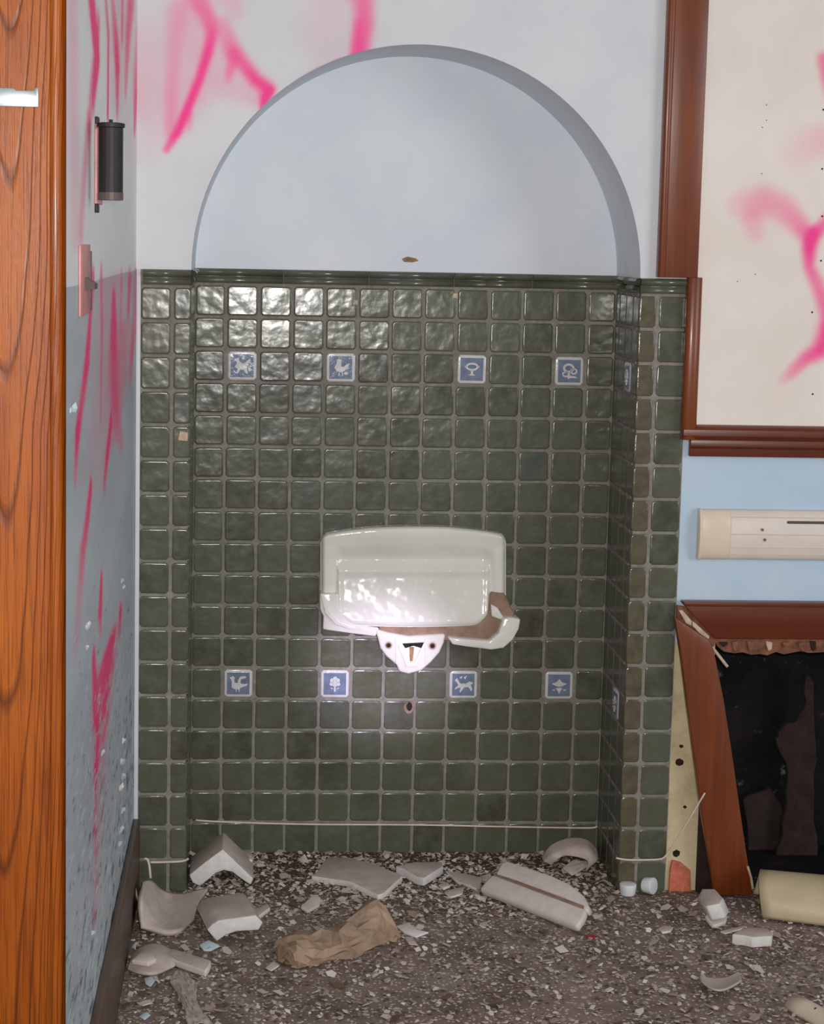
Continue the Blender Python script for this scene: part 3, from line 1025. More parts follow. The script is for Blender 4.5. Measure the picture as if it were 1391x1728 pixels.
f += [(edge[k], edge[(k + 1) % m_], nb + (k + 1) % m_, nb + k) for k in range(m_)]
f = [q[::-1] for q in f]
put(link('backsplash', mesh('backsplash', v, f, PORC, True), None), fo)


def fprism(name, pts, h, mats, back=None, bev=.003):
    P3 = [F(x, y, h) for x, y in pts]
    dv = (0, (h - 0.002) if back is None else back, 0)
    return put(prism(name, P3, dv, mats, None, bev), fo)


o = fprism('broken_rim', [(540, 1002), (571, 1002), (573, 1028), (585, 1046), (606, 1056), (640, 1060), (634, 1074), (600, 1070), (556, 1064), (545, 1062), (546, 1040), (540, 1028)], .046, PORC)
o['label'] = 'jagged left remnant of the bowl rim'
fprism('crack_ridge', [(541, 1003), (547, 1008), (556, 1034), (572, 1052), (600, 1062), (590, 1062), (566, 1054), (549, 1036)], .052, BROKEN, None, .002)
o = fprism('raw_core', [(640, 1050), (800, 1050), (824, 1035), (829, 1000), (852, 1002), (868, 1036), (862, 1050), (845, 1078), (800, 1084), (740, 1080), (690, 1074), (640, 1068)], .040, CLAY)
o['label'] = 'bare brown clay inside the broken bowl'
fprism('core_ridge', [(829, 1020), (840, 1026), (850, 1042), (846, 1046), (830, 1040)], .047, BROKEN, None, .002)
o = fprism('bowl_lip', [(850, 1043), (862, 1042), (879, 1045), (876, 1062), (866, 1080), (850, 1094), (830, 1097), (790, 1092), (764, 1088), (756, 1076), (790, 1079), (826, 1082), (842, 1068)], .064, PORC, None, .004)
o['label'] = 'remaining right piece of the white bowl lip'
o = fprism('bracket', [(633, 1062), (655, 1068), (690, 1074), (720, 1072), (752, 1070), (750, 1084), (742, 1102), (728, 1118), (712, 1132), (690, 1138), (674, 1134), (669, 1122), (652, 1108), (642, 1094), (638, 1078)], .050, PORC, None, .006)
o['label'] = 'shield-shaped white mounting bracket under the bowl'
brk = o


def fdisc(name, px, py, r, h, mat, par=None):
    c = F(px, py, h)
    v, f = tubevf([(c[0], c[1], c[2]), (c[0], c[1] + .004, c[2])], r, 14)
    ob = link(name, mesh(name, v, f, mat), None)
    if par is None:
        return put(ob, fo)
    ob.parent = par
    return ob


for px, py in ((656, 1089), (730, 1090)):
    fdisc('bolt_hole', px, py, .0115, .0506, CREAM_GLAZE, brk)
    fdisc('bolt_hole', px, py, .0080, .0514, RUST, brk)
    fdisc('bolt_hole', px, py, .0052, .0520, HOLE, brk)
for pts, h, m in [([(679, 1086), (716, 1084), (712, 1094), (698, 1090), (684, 1094)], .0512, HOLE),
                  ([(670, 1084), (676, 1084), (692, 1118), (700, 1118), (716, 1084), (722, 1084), (704, 1126), (686, 1126)], .056, PORC),
                  ([(691, 1092), (699, 1092), (697, 1116), (692, 1116)], .0515, RUST),
                  ([(668, 1078), (672, 1078), (672, 1122), (668, 1120)], .056, PORC), ([(718, 1078), (722, 1078), (722, 1118), (718, 1122)], .054, PORC)]:
    fprism('socket', pts, h, m, .006, .001)
# drain hole in the tiles below
c = at(691, 1192, 1, D - .0025)
pts = [(c[0] + .013 * math.cos(a) * random.uniform(.8, 1.2), D - .0022, c[2] - .003 + .015 * math.sin(a) * random.uniform(.8, 1.2)) for a in np.linspace(0, 2 * math.pi, 12)[:-1]]
o = prism('drain_hole_rim', pts, (0, .004, 0), CLAY, NB)
pts = [(c[0] + .0075 * math.cos(a) * random.uniform(.9, 1.1), D - .0030, c[2] + .0105 * math.sin(a) * random.uniform(.9, 1.1)) for a in np.linspace(0, 2 * math.pi, 12)[:-1]]
prism('drain_hole', pts, (0, .003, 0), HOLE, NB)

# ------------------------------------------------------------------ bulletin board, right
bb = empty('bulletin_board', (1.10, 0, 1.01), 'cream bulletin board with pink spray paint in a red-brown wooden frame', 'board')
XR = 2.3
bx = np.linspace(1.10, 1.75, 150)
bz = np.linspace(1.06, 2.38, 300)
Xg, Zg = np.meshgrid(bx, bz)


def Bw(px, py, w, s):
    p = at(px, py, 1, -.004)
    k = w / 760.0
    return (p[0], p[2], k, k, s)


BS = []
for pts in [
    [(1250, 345, 20, .25), (1290, 340, 24, .5), (1320, 350, 22, .5), (1345, 375, 18, .6), (1365, 400, 14, .8), (1385, 385, 12, .8), (1420, 350, 14, .7)],
    [(1270, 370, 18, .35), (1275, 395, 14, .25)],
    [(1372, 395, 13, .95), (1366, 420, 13, 1), (1366, 450, 10, .8), (1380, 480, 12, .7), (1395, 520, 14, .8), (1405, 560, 16, .9)],
    [(1400, 560, 20, .9), (1385, 590, 16, .95), (1360, 605, 12, .8), (1335, 630, 10, .5), (1320, 642, 8, .2)],
    [(1391, 100, 12, .7), (1400, 130, 14, .8), (1420, 200, 14, .8)],
    [(1345, 260, 26, .12), (1375, 240, 26, .22), (1400, 235, 26, .3)],
]:
    BS.append([Bw(*p) for p in pts])
fld = spray_field(Xg, Zg, BS)
v = [(x, -.004, z) for z in bz for x in bx] + [(1.10, .004, 1.06), (XR, .004, 1.06), (XR, .004, 2.38), (1.10, .004, 2.38), (XR, -.004, 1.06), (XR, -.004, 2.38)]
_, f = gridvf([[0] * 150] * 300)
nb = 150 * 300
f += [(nb, nb + 3, nb + 2, nb + 1), (149, nb + 4, nb + 5, nb - 1), (nb + 4, nb + 1, nb + 2, nb + 5)]
me = mesh('panel', v, f, BOARD)
add_spray(me, list(fld.ravel()) + [0] * 6)
pn = put(link('panel', me, None), bb)
for px, py in [(1294, 177), (1294, 203), (1287, 215), (1388, 285), (1388, 365), (1386, 440), (1286, 293), (1245, 475), (1275, 463), (1371, 527), (1177, 495), (1178, 634), (1390, 185), (1372, 665)]:
    c = at(px, py, 1, -.0045)
    v, f = tubevf([(c[0], -.0046, c[2]), (c[0], -.003, c[2])], .0022 if px > 1370 else .0012, 8)
    o = link('nail_hole', mesh('nail_hole', v, f, HOLE), pn)
YF = -.020
X0, X1 = at(1121, 200, 1, YF)[0], at(1189, 200, 1, YF)[0]
zs0 = at(1116, 468, 1, YF)[2]


def profile_bar(name, prof, axis, a, b, mat, parent):
    """prof: (first, second) pairs across the bar; axis 0 runs along x with (y,z), axis 2 runs along z with (x,y)"""
    n = len(prof)
    v = []
    for s in (a, b):
        v += [((s, p, q) if axis == 0 else (p, q, s)) for p, q in prof]
    f = [(k, (k + 1) % n, n + (k + 1) % n, n + k) for k in range(n)] + [tuple(range(n))[::-1], tuple(range(n, 2 * n))]
    me = mesh(name, v, f, mat)
    o = link(name, me, None)
    import bmesh
    bm = bmesh.new(); bm.from_mesh(me); bmesh.ops.recalc_face_normals(bm, faces=bm.faces); bm.to_mesh(me); bm.free()
    bevel(o, .0015)
    return put(o, parent)


def half_round(c, r, y, n=9):
    return [(c - r * math.cos(t), y - r * math.sin(t)) for t in np.linspace(0, math.pi, n)]


profile_bar('stile', [(X0 + .010, .006), (X0 + .010, YF), (X1, YF), (X1, .006)], 2, zs0, 2.38, MAHOG_V, bb)
profile_bar('outer_bead', [(X0, .004)] + [(X0 + .009 - .009 * math.cos(t), YF + .003 - .006 * math.sin(t)) for t in np.linspace(0, math.pi, 9)] + [(X0 + .018, .004)], 2, zs0, 2.38, MAHOG_V, bb)
xb0, xb1 = at(1158, 560, 1, YF)[0], at(1183, 560, 1, YF)[0]
zlow = at(1152, 742, 1, YF)[2]
profile_bar('inner_bead', [(xb0, -.001)] + [((xb0 + xb1) / 2 - (xb1 - xb0) / 2 * math.cos(t), YF + .004 - .010 * math.sin(t)) for t in np.linspace(0, math.pi, 9)] + [(xb1, -.001)], 2, zlow, zs0 + .001, MAHOG_V, bb)
zt_, zm_, zq_ = at(1250, 718, 1, YF)[2], at(1250, 743, 1, YF)[2], at(1250, 772, 1, YF)[2]
profile_bar('sill_bead', [(-.004, zt_), (YF, zt_ - .004), (YF - .006, zt_ - .010), (YF - .006, zm_ + .008), (YF, zm_), (.005, zm_)], 0, xb0 + .002, XR, MAHOG_H, bb)
x5 = at(1166, 760, 1, YF)[0]
profile_bar('sill_board', [(.0055, zm_), (YF + .004, zm_), (YF + .004, zm_ - .016), (YF + .010, zm_ - .020), (YF + .010, zq_), (.0055, zq_)], 0, x5, XR, MAHOG_H, bb)

# ------------------------------------------------------------------ raceway
rx0 = at(1180, 900, 1, -.012)[0]
rz1, rz0 = at(1250, 861, 1, -.012)[2], at(1250, 945, 1, -.012)[2]
rw = empty('wall_raceway', (rx0, .006, rz0), 'cream ribbed cable raceway fixed across the pale blue wall panel', 'raceway')
hh = rz1 - rz0
zc = (rz0 + rz1) / 2
prof = [(.0055, rz0)] + [(-.004 - .018 * math.sin(t), zc - hh / 2 * math.cos(t)) for t in np.linspace(0.12, math.pi - .12, 17)] + [(.0055, rz1)]
xe = at(1232, 900, 1, -.012)[0]
o = profile_bar('end_cap', [(y - .0012 if y < 0 else y, z) for y, z in prof], 0, rx0, xe, RACE, rw)
profile_bar('end_lip', [(y - .003 if y < 0 else y, zc + (z - zc) * 1.03) for y, z in prof], 0, rx0 - .001, rx0 + .006, RACE, rw)
profile_bar('cover', prof, 0, xe, XR, RACE_L, rw)
for py in (874, 902, 924, 936):
    z = at(1300, py, 1, -.02)[2]
    k = (z - zc) / (hh / 2)
    y = -.004 - .018 * math.sqrt(max(0, 1 - k * k))
    profile_bar('rib', [(y + .002, z - .0016), (y - .0014, z - .0008), (y - .0014, z + .0008), (y + .002, z + .0016)], 0, xe + .002, XR, RACE, rw)
z = at(1360, 882, 1, -.02)[2]
profile_bar('slot_rod', [(-.016, z - .0035), (-.0225, z - .0025), (-.0225, z + .0025), (-.016, z + .0035)], 0, at(1329, 882, 1, -.02)[0], XR, DARKM, rw)
for px, py in ((1287, 894), (1291, 911)):
    c = at(px, py, 1, -.0225)
    v, f = tubevf([(c[0], -.0245, c[2]), (c[0], -.018, c[2])], .0034, 8)
    put(link('screw', mesh('screw', v, f, RUST), None), rw)

# ------------------------------------------------------------------ broken frame of the opening
of = empty('opening_frame', (1.2, 0, 0), 'broken red-brown wooden frame with a leaning stile around the dark opening', 'frame')
YO = -.026


def oprism(name, pts, y, dy, mat, bev=.0015):
    return put(prism(name, [at(a, b, 1, y) for a, b in pts], (0, dy, 0), mat, None, bev), of)


z0, z1 = at(1250, 1078, 1, YO)[2], at(1250, 1019, 1, YO)[2]
xa, xb = at(1152, 1024, 1, YO)[0], at(1206, 1078, 1, YO)[0]
put(prism('top_rail', [(xa, YO, z1), (XR, YO, z1), (XR, YO, z0), (xb, YO, z0)], (0, .031, 0), MAHOG_H, None, .002), of)
put(prism('rail_fillet', [(xa + .002, YO - .004, z1 + .003), (XR, YO - .004, z1 + .003), (XR, YO - .004, z1 - .006), (xa + .006, YO - .004, z1 - .006)], (0, .034, 0), MAHOG_H, None, .001), of)
oprism('stile', [(1139, 1040), (1146, 1046), (1197, 1080), (1205, 1096), (1222, 1180), (1236, 1270), (1250, 1370), (1262, 1450), (1272, 1511), (1205, 1511), (1198, 1460), (1184, 1370), (1172, 1280), (1160, 1190), (1149, 1100)], YO - .012, .022, MAHOG_V, .0025)
oprism('split_wood', [(1143, 1022), (1156, 1024), (1212, 1080), (1204, 1092), (1143, 1046)], YO + .010, .010, TWOOD, .001)
oprism('split_wood', [(1146, 1030), (1152, 1030), (1168, 1048), (1167, 1056), (1158, 1052)], YO - .004, .012, PALEWOOD, .001)
oprism('split_wood', [(1169, 1048), (1181, 1058), (1198, 1074), (1196, 1079), (1180, 1068), (1169, 1056)], YO - .004, .012, PALEWOOD, .001)
pts = [(1204, 1078)] + [(x, 1078) for x in (1300, 1400, 1500, 1700)] + [(1700, 1104)] + [(x, 1104 + random.uniform(-5, 4)) for x in range(1660, 1230, -14)] + [(1222, 1100), (1212, 1092)]
oprism('torn_lath', pts, YO + .012, .02, TWOOD, .002)
for k in range(14):
    x = 1212 + k * 26 + random.uniform(-6, 6)
    w_, h_ = random.uniform(10, 24), random.uniform(8, 18)
    oprism('torn_lath', [(x, 1080 + random.uniform(0, 5)), (x + w_, 1081 + random.uniform(0, 4)), (x + w_ * .9, 1081 + h_), (x + w_ * .4, 1084 + h_), (x + 2, 1080 + h_ * .8)], YO + .006, .01, TWOOD if k % 3 else PALEWOOD if k == 3 else CHAR_SHADE_WOOD, .001)
a, b = at(1202, 1092, 1, YO - .004), at(1228, 1125, 1, YO - .006)
v, f = tubevf([a, b], .0035, 7)
put(link('splinter', mesh('splinter', v, f, PALEWOOD), None), of)
a, b = at(1262, 1462, 1, YO - .016), at(1271, 1500, 1, YO - .016)
v, f = tubevf([a, (a + b) / 2 + np.array([.002, 0, 0]), b], .003, 6)
put(link('splinter', mesh('splinter', v, f, PALEWOOD), None), of)

# scorched board standing in the opening
def P(y, pts):
    return [at(a, b, 1, y) for a, b in pts]


pp = P(.20, [(1362, 1140), (1374, 1150), (1378, 1260), (1374, 1360), (1380, 1425)])
pp += [(pp[-1][0] + .002, .20, .021)]
q = P(.20, [(1310, 1478)])[0]
pp += [(q[0], .20, .021)] + P(.20, [(1318, 1420), (1326, 1370), (1330, 1300), (1318, 1272), (1310, 1248), (1324, 1226), (1346, 1216), (1358, 1196)])


def ragged(pts, k=4, a=.004):
    out = []
    for i in range(len(pts)):
        p, q = np.array(pts[i]), np.array(pts[(i + 1) % len(pts)])
        low = p[2] < .03 and q[2] < .03
        for j in range(1 if low else k):
            w = p + (q - p) * j / k
            if j:
                w = w + np.array([random.uniform(-a, a), 0, random.uniform(-a, a)])
            out.append(w)
    return out


pp = ragged(pp)
prism('scorched_board', pp, (0, .02, 0), CHAR_SHADE_WOOD, None, .004, label='torn dark brown scorched board standing inside the black opening', cat='board')
pp = P(.24, [(1255, 1350), (1300, 1330), (1320, 1360), (1316, 1420)])
q = P(.24, [(1262, 1460)])[0]
pp += [(pp[-1][0], .24, .021), (q[0], .24, .021)]
pp = ragged(pp)
prism('plank_remnant', pp, (0, .015, 0), plain('scorched_panel', (40, 26, 22), .9, .3, 30, .5), None, .004, label='low scorched brown plank remnant at the back of the opening', cat='plank')

# ------------------------------------------------------------------ wires along the foot of the tiles
def wpts(lst):
    return [at(a, b, 1, y) for a, b, y in lst]


tube('wire', wpts([(330, 1384, D - .006), (380, 1387, D - .005), (520, 1391, D - .005), (700, 1392, D - .005), (850, 1395, D - .005), (960, 1397, D - .005), (1000, 1397, D - .006), (1008, 1394, D - .008)]), .0022, WIRE,
     label='long pale wire along the foot of the niche back wall', cat='wire')
tube('wire', wpts([(254, 1455, -.006), (270, 1455, -.006), (300, 1454, -.006), (312, 1452, -.006), (318, 1449, -.008)]), .0026, WIRE,
     label='short pale wire across the foot of the left tiled pier', cat='wire')
tube('wire', wpts([(1040, 1448, -.006), (1060, 1451, -.006), (1090, 1451, -.006), (1112, 1450, -.006), (1122, 1446, -.008), (1134, 1430, -.012), (1160, 1388, -.03), (1184, 1348, -.045), (1190, 1338, -.047)]), .0021, WIRE,
     label='pale wire on the right pier bending up to the leaning stile', cat='wire')
tube('wire', wpts([(244, 1449, -.01), (249, 1451, -.012), (252, 1462, -.014), (254, 1482, -.016)]), .0030, WIRE,
     label='stub of pale wire dropping behind the curved shard', cat='wire')
tube('wire', [at(214, 1488, 1, -.12), at(220, 1484, 1, -.13), at(227, 1492, 1, -.14), at(231, 1512, 1, -.14), at(236, 1530, 1, -.13), at(240, 1538, 1, -.12)], .0018, WIRE,
     label='thin looping wire hanging over the skirting board', cat='wire')

# ------------------------------------------------------------------ rubble on the floor
RUB = 'porcelain shards on the floor'


def settle(o, z=0.0008):
    zmin = min((o.matrix_world @ v.co).z for v in o.data.vertices) if False else min(v.co.z for v in o.data.vertices)
    o.data.transform(Matrix.Translation((0, 0, z - zmin)))
    return o


def shard(name, pts, th, label, cat='shard', mats=None, group=RUB, bev=.0018, drop=True):
    """pts: (px, py, z) along the top face"""
    P3 = [at(a, b, 2, z) for a, b, z in pts]
    c = np.mean(P3, 0)
    nrm = np.zeros(3)
    for i in range(len(P3)):
        nrm += np.cross(P3[i] - c, P3[(i + 1) % len(P3)] - c)
    nrm /= np.linalg.norm(nrm)
    if nrm[2] < 0:
        nrm = -nrm
    o = prism(name, P3, -nrm * th, mats or [GLAZE, BROKEN], None, bev, side_mat=1 if mats is None else 0, label=label, cat=cat, group=group)
    if drop:
        settle(o)
    return o


def sheet(name, rows, th, label, cat, mat, group=None, noise=0.0, sub=6, seed=1, close=0):
    """rows of (px, py, z): curves lofted into one sheet with thickness"""
    g = [smooth_path([at(a, b, 2, z) for a, b, z in r], sub) for r in rows]
    cols = [smooth_path([r[j] for r in g], sub) for j in range(len(g[0]))]
    G = [[cols[j][i] for j in range(len(cols))] for i in range(len(cols[0]))]
    rr = np.random.default_rng(seed)
    if noise:
        for r in G:
            for j in range(len(r)):
                r[j] = r[j] + rr.normal(0, noise, 3) * np.array([.6, .6, 1.0])
                r[j][2] = max(r[j][2], 0.001)
    v, f = gridvf(G)
    me = mesh(name, v, f, mat, not noise)
    import bmesh
    bm = bmesh.new(); bm.from_mesh(me); bmesh.ops.recalc_face_normals(bm, faces=bm.faces)
    if sum(q.normal.z for q in bm.faces) < 0:
        bmesh.ops.reverse_faces(bm, faces=bm.faces)
    bm.to_mesh(me); bm.free()
    o = link(name, me, None, label, cat, group)
    m = o.modifiers.new('s', 'SOLIDIFY'); m.thickness = th; m.offset = -1
    zmin = min(p[2] for p in v)
    me.transform(Matrix.Translation((0, 0, max(0, th + .0006 - zmin))))
    return o


# tent-shaped corner piece
front = [(319, 1477), (346, 1455), (376, 1433), (402, 1458), (428, 1483), (423, 1494), (404, 1481), (392, 1472), (378, 1469), (364, 1474), (350, 1486), (337, 1496), (325, 1490)]
yb = at(337, 1496, 2, 0.001)[1]
pts = [at(a, b, 1, yb) for a, b in front]
v0 = np.array([0.0, .115, .004])
prism('porcelain_corner', pts, v0, [BROKEN, GLAZE], None, .003, side_mat=1, label='tent-shaped porcelain corner piece at the left foot of the niche', cat='shard', group=RUB)
shard('porcelain_block', [(402, 1433, .034), (424, 1434, .034), (426, 1450, .034), (404, 1450, .034)], .033, 'small square block of porcelain behind the tent-shaped piece')
# curved trough piece
sheet('porcelain_trough', [[(241, 1487, .075), (256, 1486, .066), (276, 1502, .030), (305, 1507, .020), (334, 1501, .024), (352, 1498, .024)],
                           [(240, 1512, .075), (258, 1518, .050), (280, 1536, .014), (302, 1538, .014), (322, 1528, .018), (336, 1520, .020)],
                           [(239, 1566, .020), (258, 1568, .016), (283, 1572, .012), (306, 1568, .012), (318, 1558, .012), (328, 1548, .014)]], .010,
      'curved trough-shaped porcelain shard against the skirting board', 'shard', GLAZE, RUB)
# plate with a bright broken edge
cf = [(349, 1572), (358, 1563), (369, 1556), (400, 1552), (432, 1547), (444, 1560), (437, 1573), (418, 1574), (400, 1575), (382, 1581), (366, 1592)]
yb = at(366, 1592, 2, 0.001)[1]
pc = prism('porcelain_plate', [at(a, b, 1, yb) for a, b in cf], (-.028, .150, -.004), [BROKEN, GLAZE], None, .003, side_mat=1, label='thick porcelain plate with a bright broken front edge, left', cat='shard', group=RUB)
settle(pc)
shard('porcelain_sliver', [(425, 1536, .012), (452, 1523, .014), (456, 1530, .014), (433, 1547, .012)], .010, 'narrow porcelain sliver pointing right beside the thick plate')
shard('porcelain_shard', [(545, 1452, .022), (552, 1444, .022), (590, 1443, .022), (632, 1454, .022), (680, 1474, .022), (648, 1503, .022), (638, 1506, .022), (592, 1484, .020), (526, 1474, .020), (536, 1466, .020)], .014,
      'wide flat porcelain shard in the middle of the niche')
shard('porcelain_shard', [(668, 1462, .022), (700, 1455, .022), (746, 1455, .022), (748, 1462, .022), (716, 1482, .022), (704, 1480, .020), (684, 1468, .020)], .020,
      'notched porcelain shard touching the right end of the wide one')
shard('porcelain_shard', [(752, 1468, .012), (790, 1474, .014), (814, 1480, .016), (808, 1500, .010), (790, 1492, .010), (772, 1486, .010)], .008,
      'thin grey shard leaning on the long porcelain block')
shard('porcelain_chip', [(750, 1505, .008), (768, 1499, .010), (783, 1498, .010), (780, 1508, .008), (760, 1514, .006)], .006, 'small curved chip left of the long porcelain block')
shard('porcelain_chip', [(740, 1492, .008), (756, 1488, .010), (760, 1494, .008), (748, 1498, .008)], .007, 'small white chip under the thin grey shard')
shard('porcelain_chip', [(502, 1452, .004), (514, 1441, .024), (521, 1455, .004), (516, 1461, .003)], .005, 'little upright triangular chip near the niche wall')
shard('plaster_lump', [(508, 1530, .012), (528, 1512, .026), (542, 1516, .020), (540, 1528, .012), (520, 1538, .008)], .010, 'pale plaster lump in the middle of the niche floor', 'lump')

# long moulded porcelain block
bp = at(880, 1535, 2, 0)
lb = empty('porcelain_block', (bp[0], bp[1], 0), 'long moulded white porcelain block with a groove, right of the niche', 'shard', RUB)


def slab(name, pts, th, mat, bev):
    P3 = [at(a, b, 2, z) for a, b, z in pts]
    nrm = np.cross(P3[1] - P3[0], P3[-1] - P3[0]); nrm /= np.linalg.norm(nrm)
    nrm = nrm if nrm[2] > 0 else -nrm
    o = prism(name, P3, -nrm * th, mat, None, bev)
    return put(o, lb)


slab('front_bar', [(809, 1500, .022), (822, 1482, .038), (832, 1475, .044), (990, 1534, .044), (986, 1545, .036), (974, 1563, .020), (966, 1561, .019)], .020, SHINY, .006)
slab('rear_bar', [(836, 1475, .044), (846, 1455, .064), (856, 1452, .066), (932, 1477, .066), (962, 1491, .062), (985, 1510, .054), (995, 1530, .044), (990, 1537, .040), (952, 1515, .044)], .024, SHINY, .006)
slab('groove', [(832, 1478, .041), (836, 1472, .045), (986, 1528, .045), (984, 1536, .040)], .012, CLAY, .001)

# knuckle-shaped piece in the right corner
sheet('porcelain_knuckle', [[(914, 1447, .020), (930, 1426, .052), (960, 1414, .064), (990, 1416, .064), (1008, 1432, .044)],
                            [(918, 1454, .020), (936, 1440, .046), (962, 1430, .056), (992, 1432, .056), (1009, 1452, .030)],
                            [(930, 1461, .012), (942, 1450, .034), (958, 1444, .040), (990, 1452, .030), (990, 1466, .018)]], .012,
      'knuckle-shaped hollow porcelain piece in the right corner of the niche', 'shard', GLAZE, RUB)
shard('porcelain_shard', [(950, 1466, .012), (968, 1452, .026), (984, 1456, .026), (996, 1462, .014), (966, 1478, .004)], .008, 'small shard leaning under the knuckle-shaped piece')

# two little white caps at the foot of the right pier
for (px, py, rx, lab) in ((1060, 1511, 0, 'white plastic cap standing at the foot of the right pier'), (1090, 1508, 1, 'white plastic cap tipped over beside the standing one')):
    c = at(px, py, 2, 0)
    prof = [(.0, 0), (.016, 0), (.0175, .003), (.0195, .024), (.0185, .026), (.0, .026)]
    v, f, n = [], [], 16
    for rr, z in prof:
        v += [(rr * math.cos(2 * math.pi * k / n), rr * math.sin(2 * math.pi * k / n), z) for k in range(n)]
    f = [(i * n + k, i * n + (k + 1) % n, (i + 1) * n + (k + 1) % n, (i + 1) * n + k) for i in range(len(prof) - 1) for k in range(n)]
    o = link('bottle_cap', mesh('bottle_cap', v, f, WHITE_P, False), None, lab, 'cap')
    bevel(o, .001)
    if rx:
        o.matrix_world = Matrix.Translation((c[0] - .004, c[1] + .004, .0195)) @ Matrix.Rotation(math.radians(-40), 4, 'Z') @ Matrix.Rotation(math.radians(84), 4, 'Y')
    else:
        o.matrix_world = Matrix.Translation((c[0], c[1] + .004, .0005))

# rubble at the right
shard('plaster_lump', [(1176, 1528, .02), (1184, 1509, .046), (1206, 1510, .050), (1220, 1526, .046), (1214, 1536, .046), (1190, 1540, .040)], .038, 'grey plaster lump below the leaning stile', 'lump', bev=.005)
shard('plaster_lump', [(1190, 1545, .026), (1218, 1533, .034), (1228, 1546, .026), (1226, 1556, .016), (1204, 1562, .012)], .014, 'pale plaster fragment leaning on the grey lump', 'lump', bev=.003)
shard('porcelain_shard', [(1236, 1577, .024), (1256, 1565, .026), (1290, 1566, .026), (1305, 1574, .024), (1303, 1580, .024), (1270, 1582, .024), (1258, 1579, .024)], .024, 'small thick porcelain shard in front of the yellowed shell')
shard('porcelain_chip', [(1112, 1565, .008), (1122, 1560, .008), (1136, 1564, .008), (1132, 1571, .007), (1118, 1572, .007)], .006, 'white chip alone on the floor in front of the right pier')
shard('porcelain_sliver', [(1215, 1570, .006), (1258, 1560, .010), (1262, 1563, .010), (1224, 1574, .006)], .004, 'thin pale sliver behind the small thick shard')
sheet('porcelain_dish', [[(1182, 1646, .006), (1200, 1650, .004), (1226, 1649, .004), (1246, 1640, .006)],
                         [(1182, 1650, .010), (1200, 1662, .008), (1224, 1662, .008), (1250, 1647, .010)],
                         [(1184, 1654, .020), (1202, 1668, .022), (1224, 1669, .022), (1252, 1654, .018)]], .004, 'shallow grey saucer fragment in the right foreground', 'shard', GLAZE, RUB)

# yellowed half-round shell
a = at(1272, 1545, 2, 0)
shell = []
ax = np.array([math.cos(-.36), math.sin(-.36), 0])
bx_ = np.array([-ax[1], ax[0], 0])
for t in np.linspace(0, .34, 16):
    row = []
    for th in np.linspace(-.05, math.pi + .05, 24):
        r = .076 + .003 * math.sin(th * 3 + t * 9)
        row.append(np.array([a[0] + .022, a[1] + .045, .004]) + ax * (t + .030 * (1 - math.sin(max(0, min(math.pi, th)))) * (-1 if th > 1.57 else 1) * .6) + bx_ * (-r * math.cos(th)) + np.array([0, 0, 1]) * max(0, r * 1.06 * math.sin(th)))
    shell.append(row)
v, f = gridvf(shell)
o = link('plastic_shell', mesh('plastic_shell', v, [q for q in f], TUBE, True), None, 'yellowed half-round shell lying at the right edge of the floor', 'shell')
m = o.modifiers.new('s', 'SOLIDIFY'); m.thickness = .004; m.offset = 0
o.location.z = .003

# beige strip, bottom right
a, b = at(1342, 1690, 2, .012), at(1400, 1722, 2, .012)
d = (b - a) / np.linalg.norm(b - a)
nn = np.array([-d[1], d[0], 0])
rows = []
for t in np.linspace(0, .25, 8):
    rows.append([a + d * t + nn * (.026 * math.cos(th)) + np.array([0, 0, .022 * math.sin(th) - .010]) for th in np.linspace(0, math.pi, 12)])
v, f = gridvf(rows)
me = mesh('plastic_strip', v, f, RACE, True)
o = link('plastic_strip', me, None, 'cream curved cover strip at the bottom right corner', 'strip')
m = o.modifiers.new('s', 'SOLIDIFY'); m.thickness = .003; m.offset = 0
c = at(1377, 1697, 2, .030)
v, f = tubevf([(c[0], c[1], .020), (c[0], c[1] - .002, .0245)], .0035, 8)
link('screw_hole', mesh('screw_hole', v, f, HOLE), o)

# brown paper
bag = sheet('paper_bag', [[(470, 1588, .004), (500, 1576, .010), (545, 1572, .012), (590, 1556, .016), (632, 1528, .020), (668, 1568, .004)],
                          [(462, 1592, .014), (496, 1580, .040), (540, 1576, .036), (586, 1560, .040), (636, 1521, .074), (672, 1576, .010)],
                          [(462, 1602, .018), (500, 1600, .044), (545, 1598, .034), (590, 1588, .040), (640, 1562, .040), (674, 1582, .006)],
                          [(468, 1612, .012), (500, 1618, .026), (545, 1612, .022), (592, 1604, .024), (636, 1586, .020), (672, 1586, .004)],
                          [(482, 1628, .003), (508, 1634, .003), (552, 1624, .003), (594, 1616, .003), (634, 1597, .003), (668, 1590, .003)]], .0015,
            'crumpled brown paper bag lying on the floor before the niche', 'paper', PAPER, None, .0055, 3, 4)

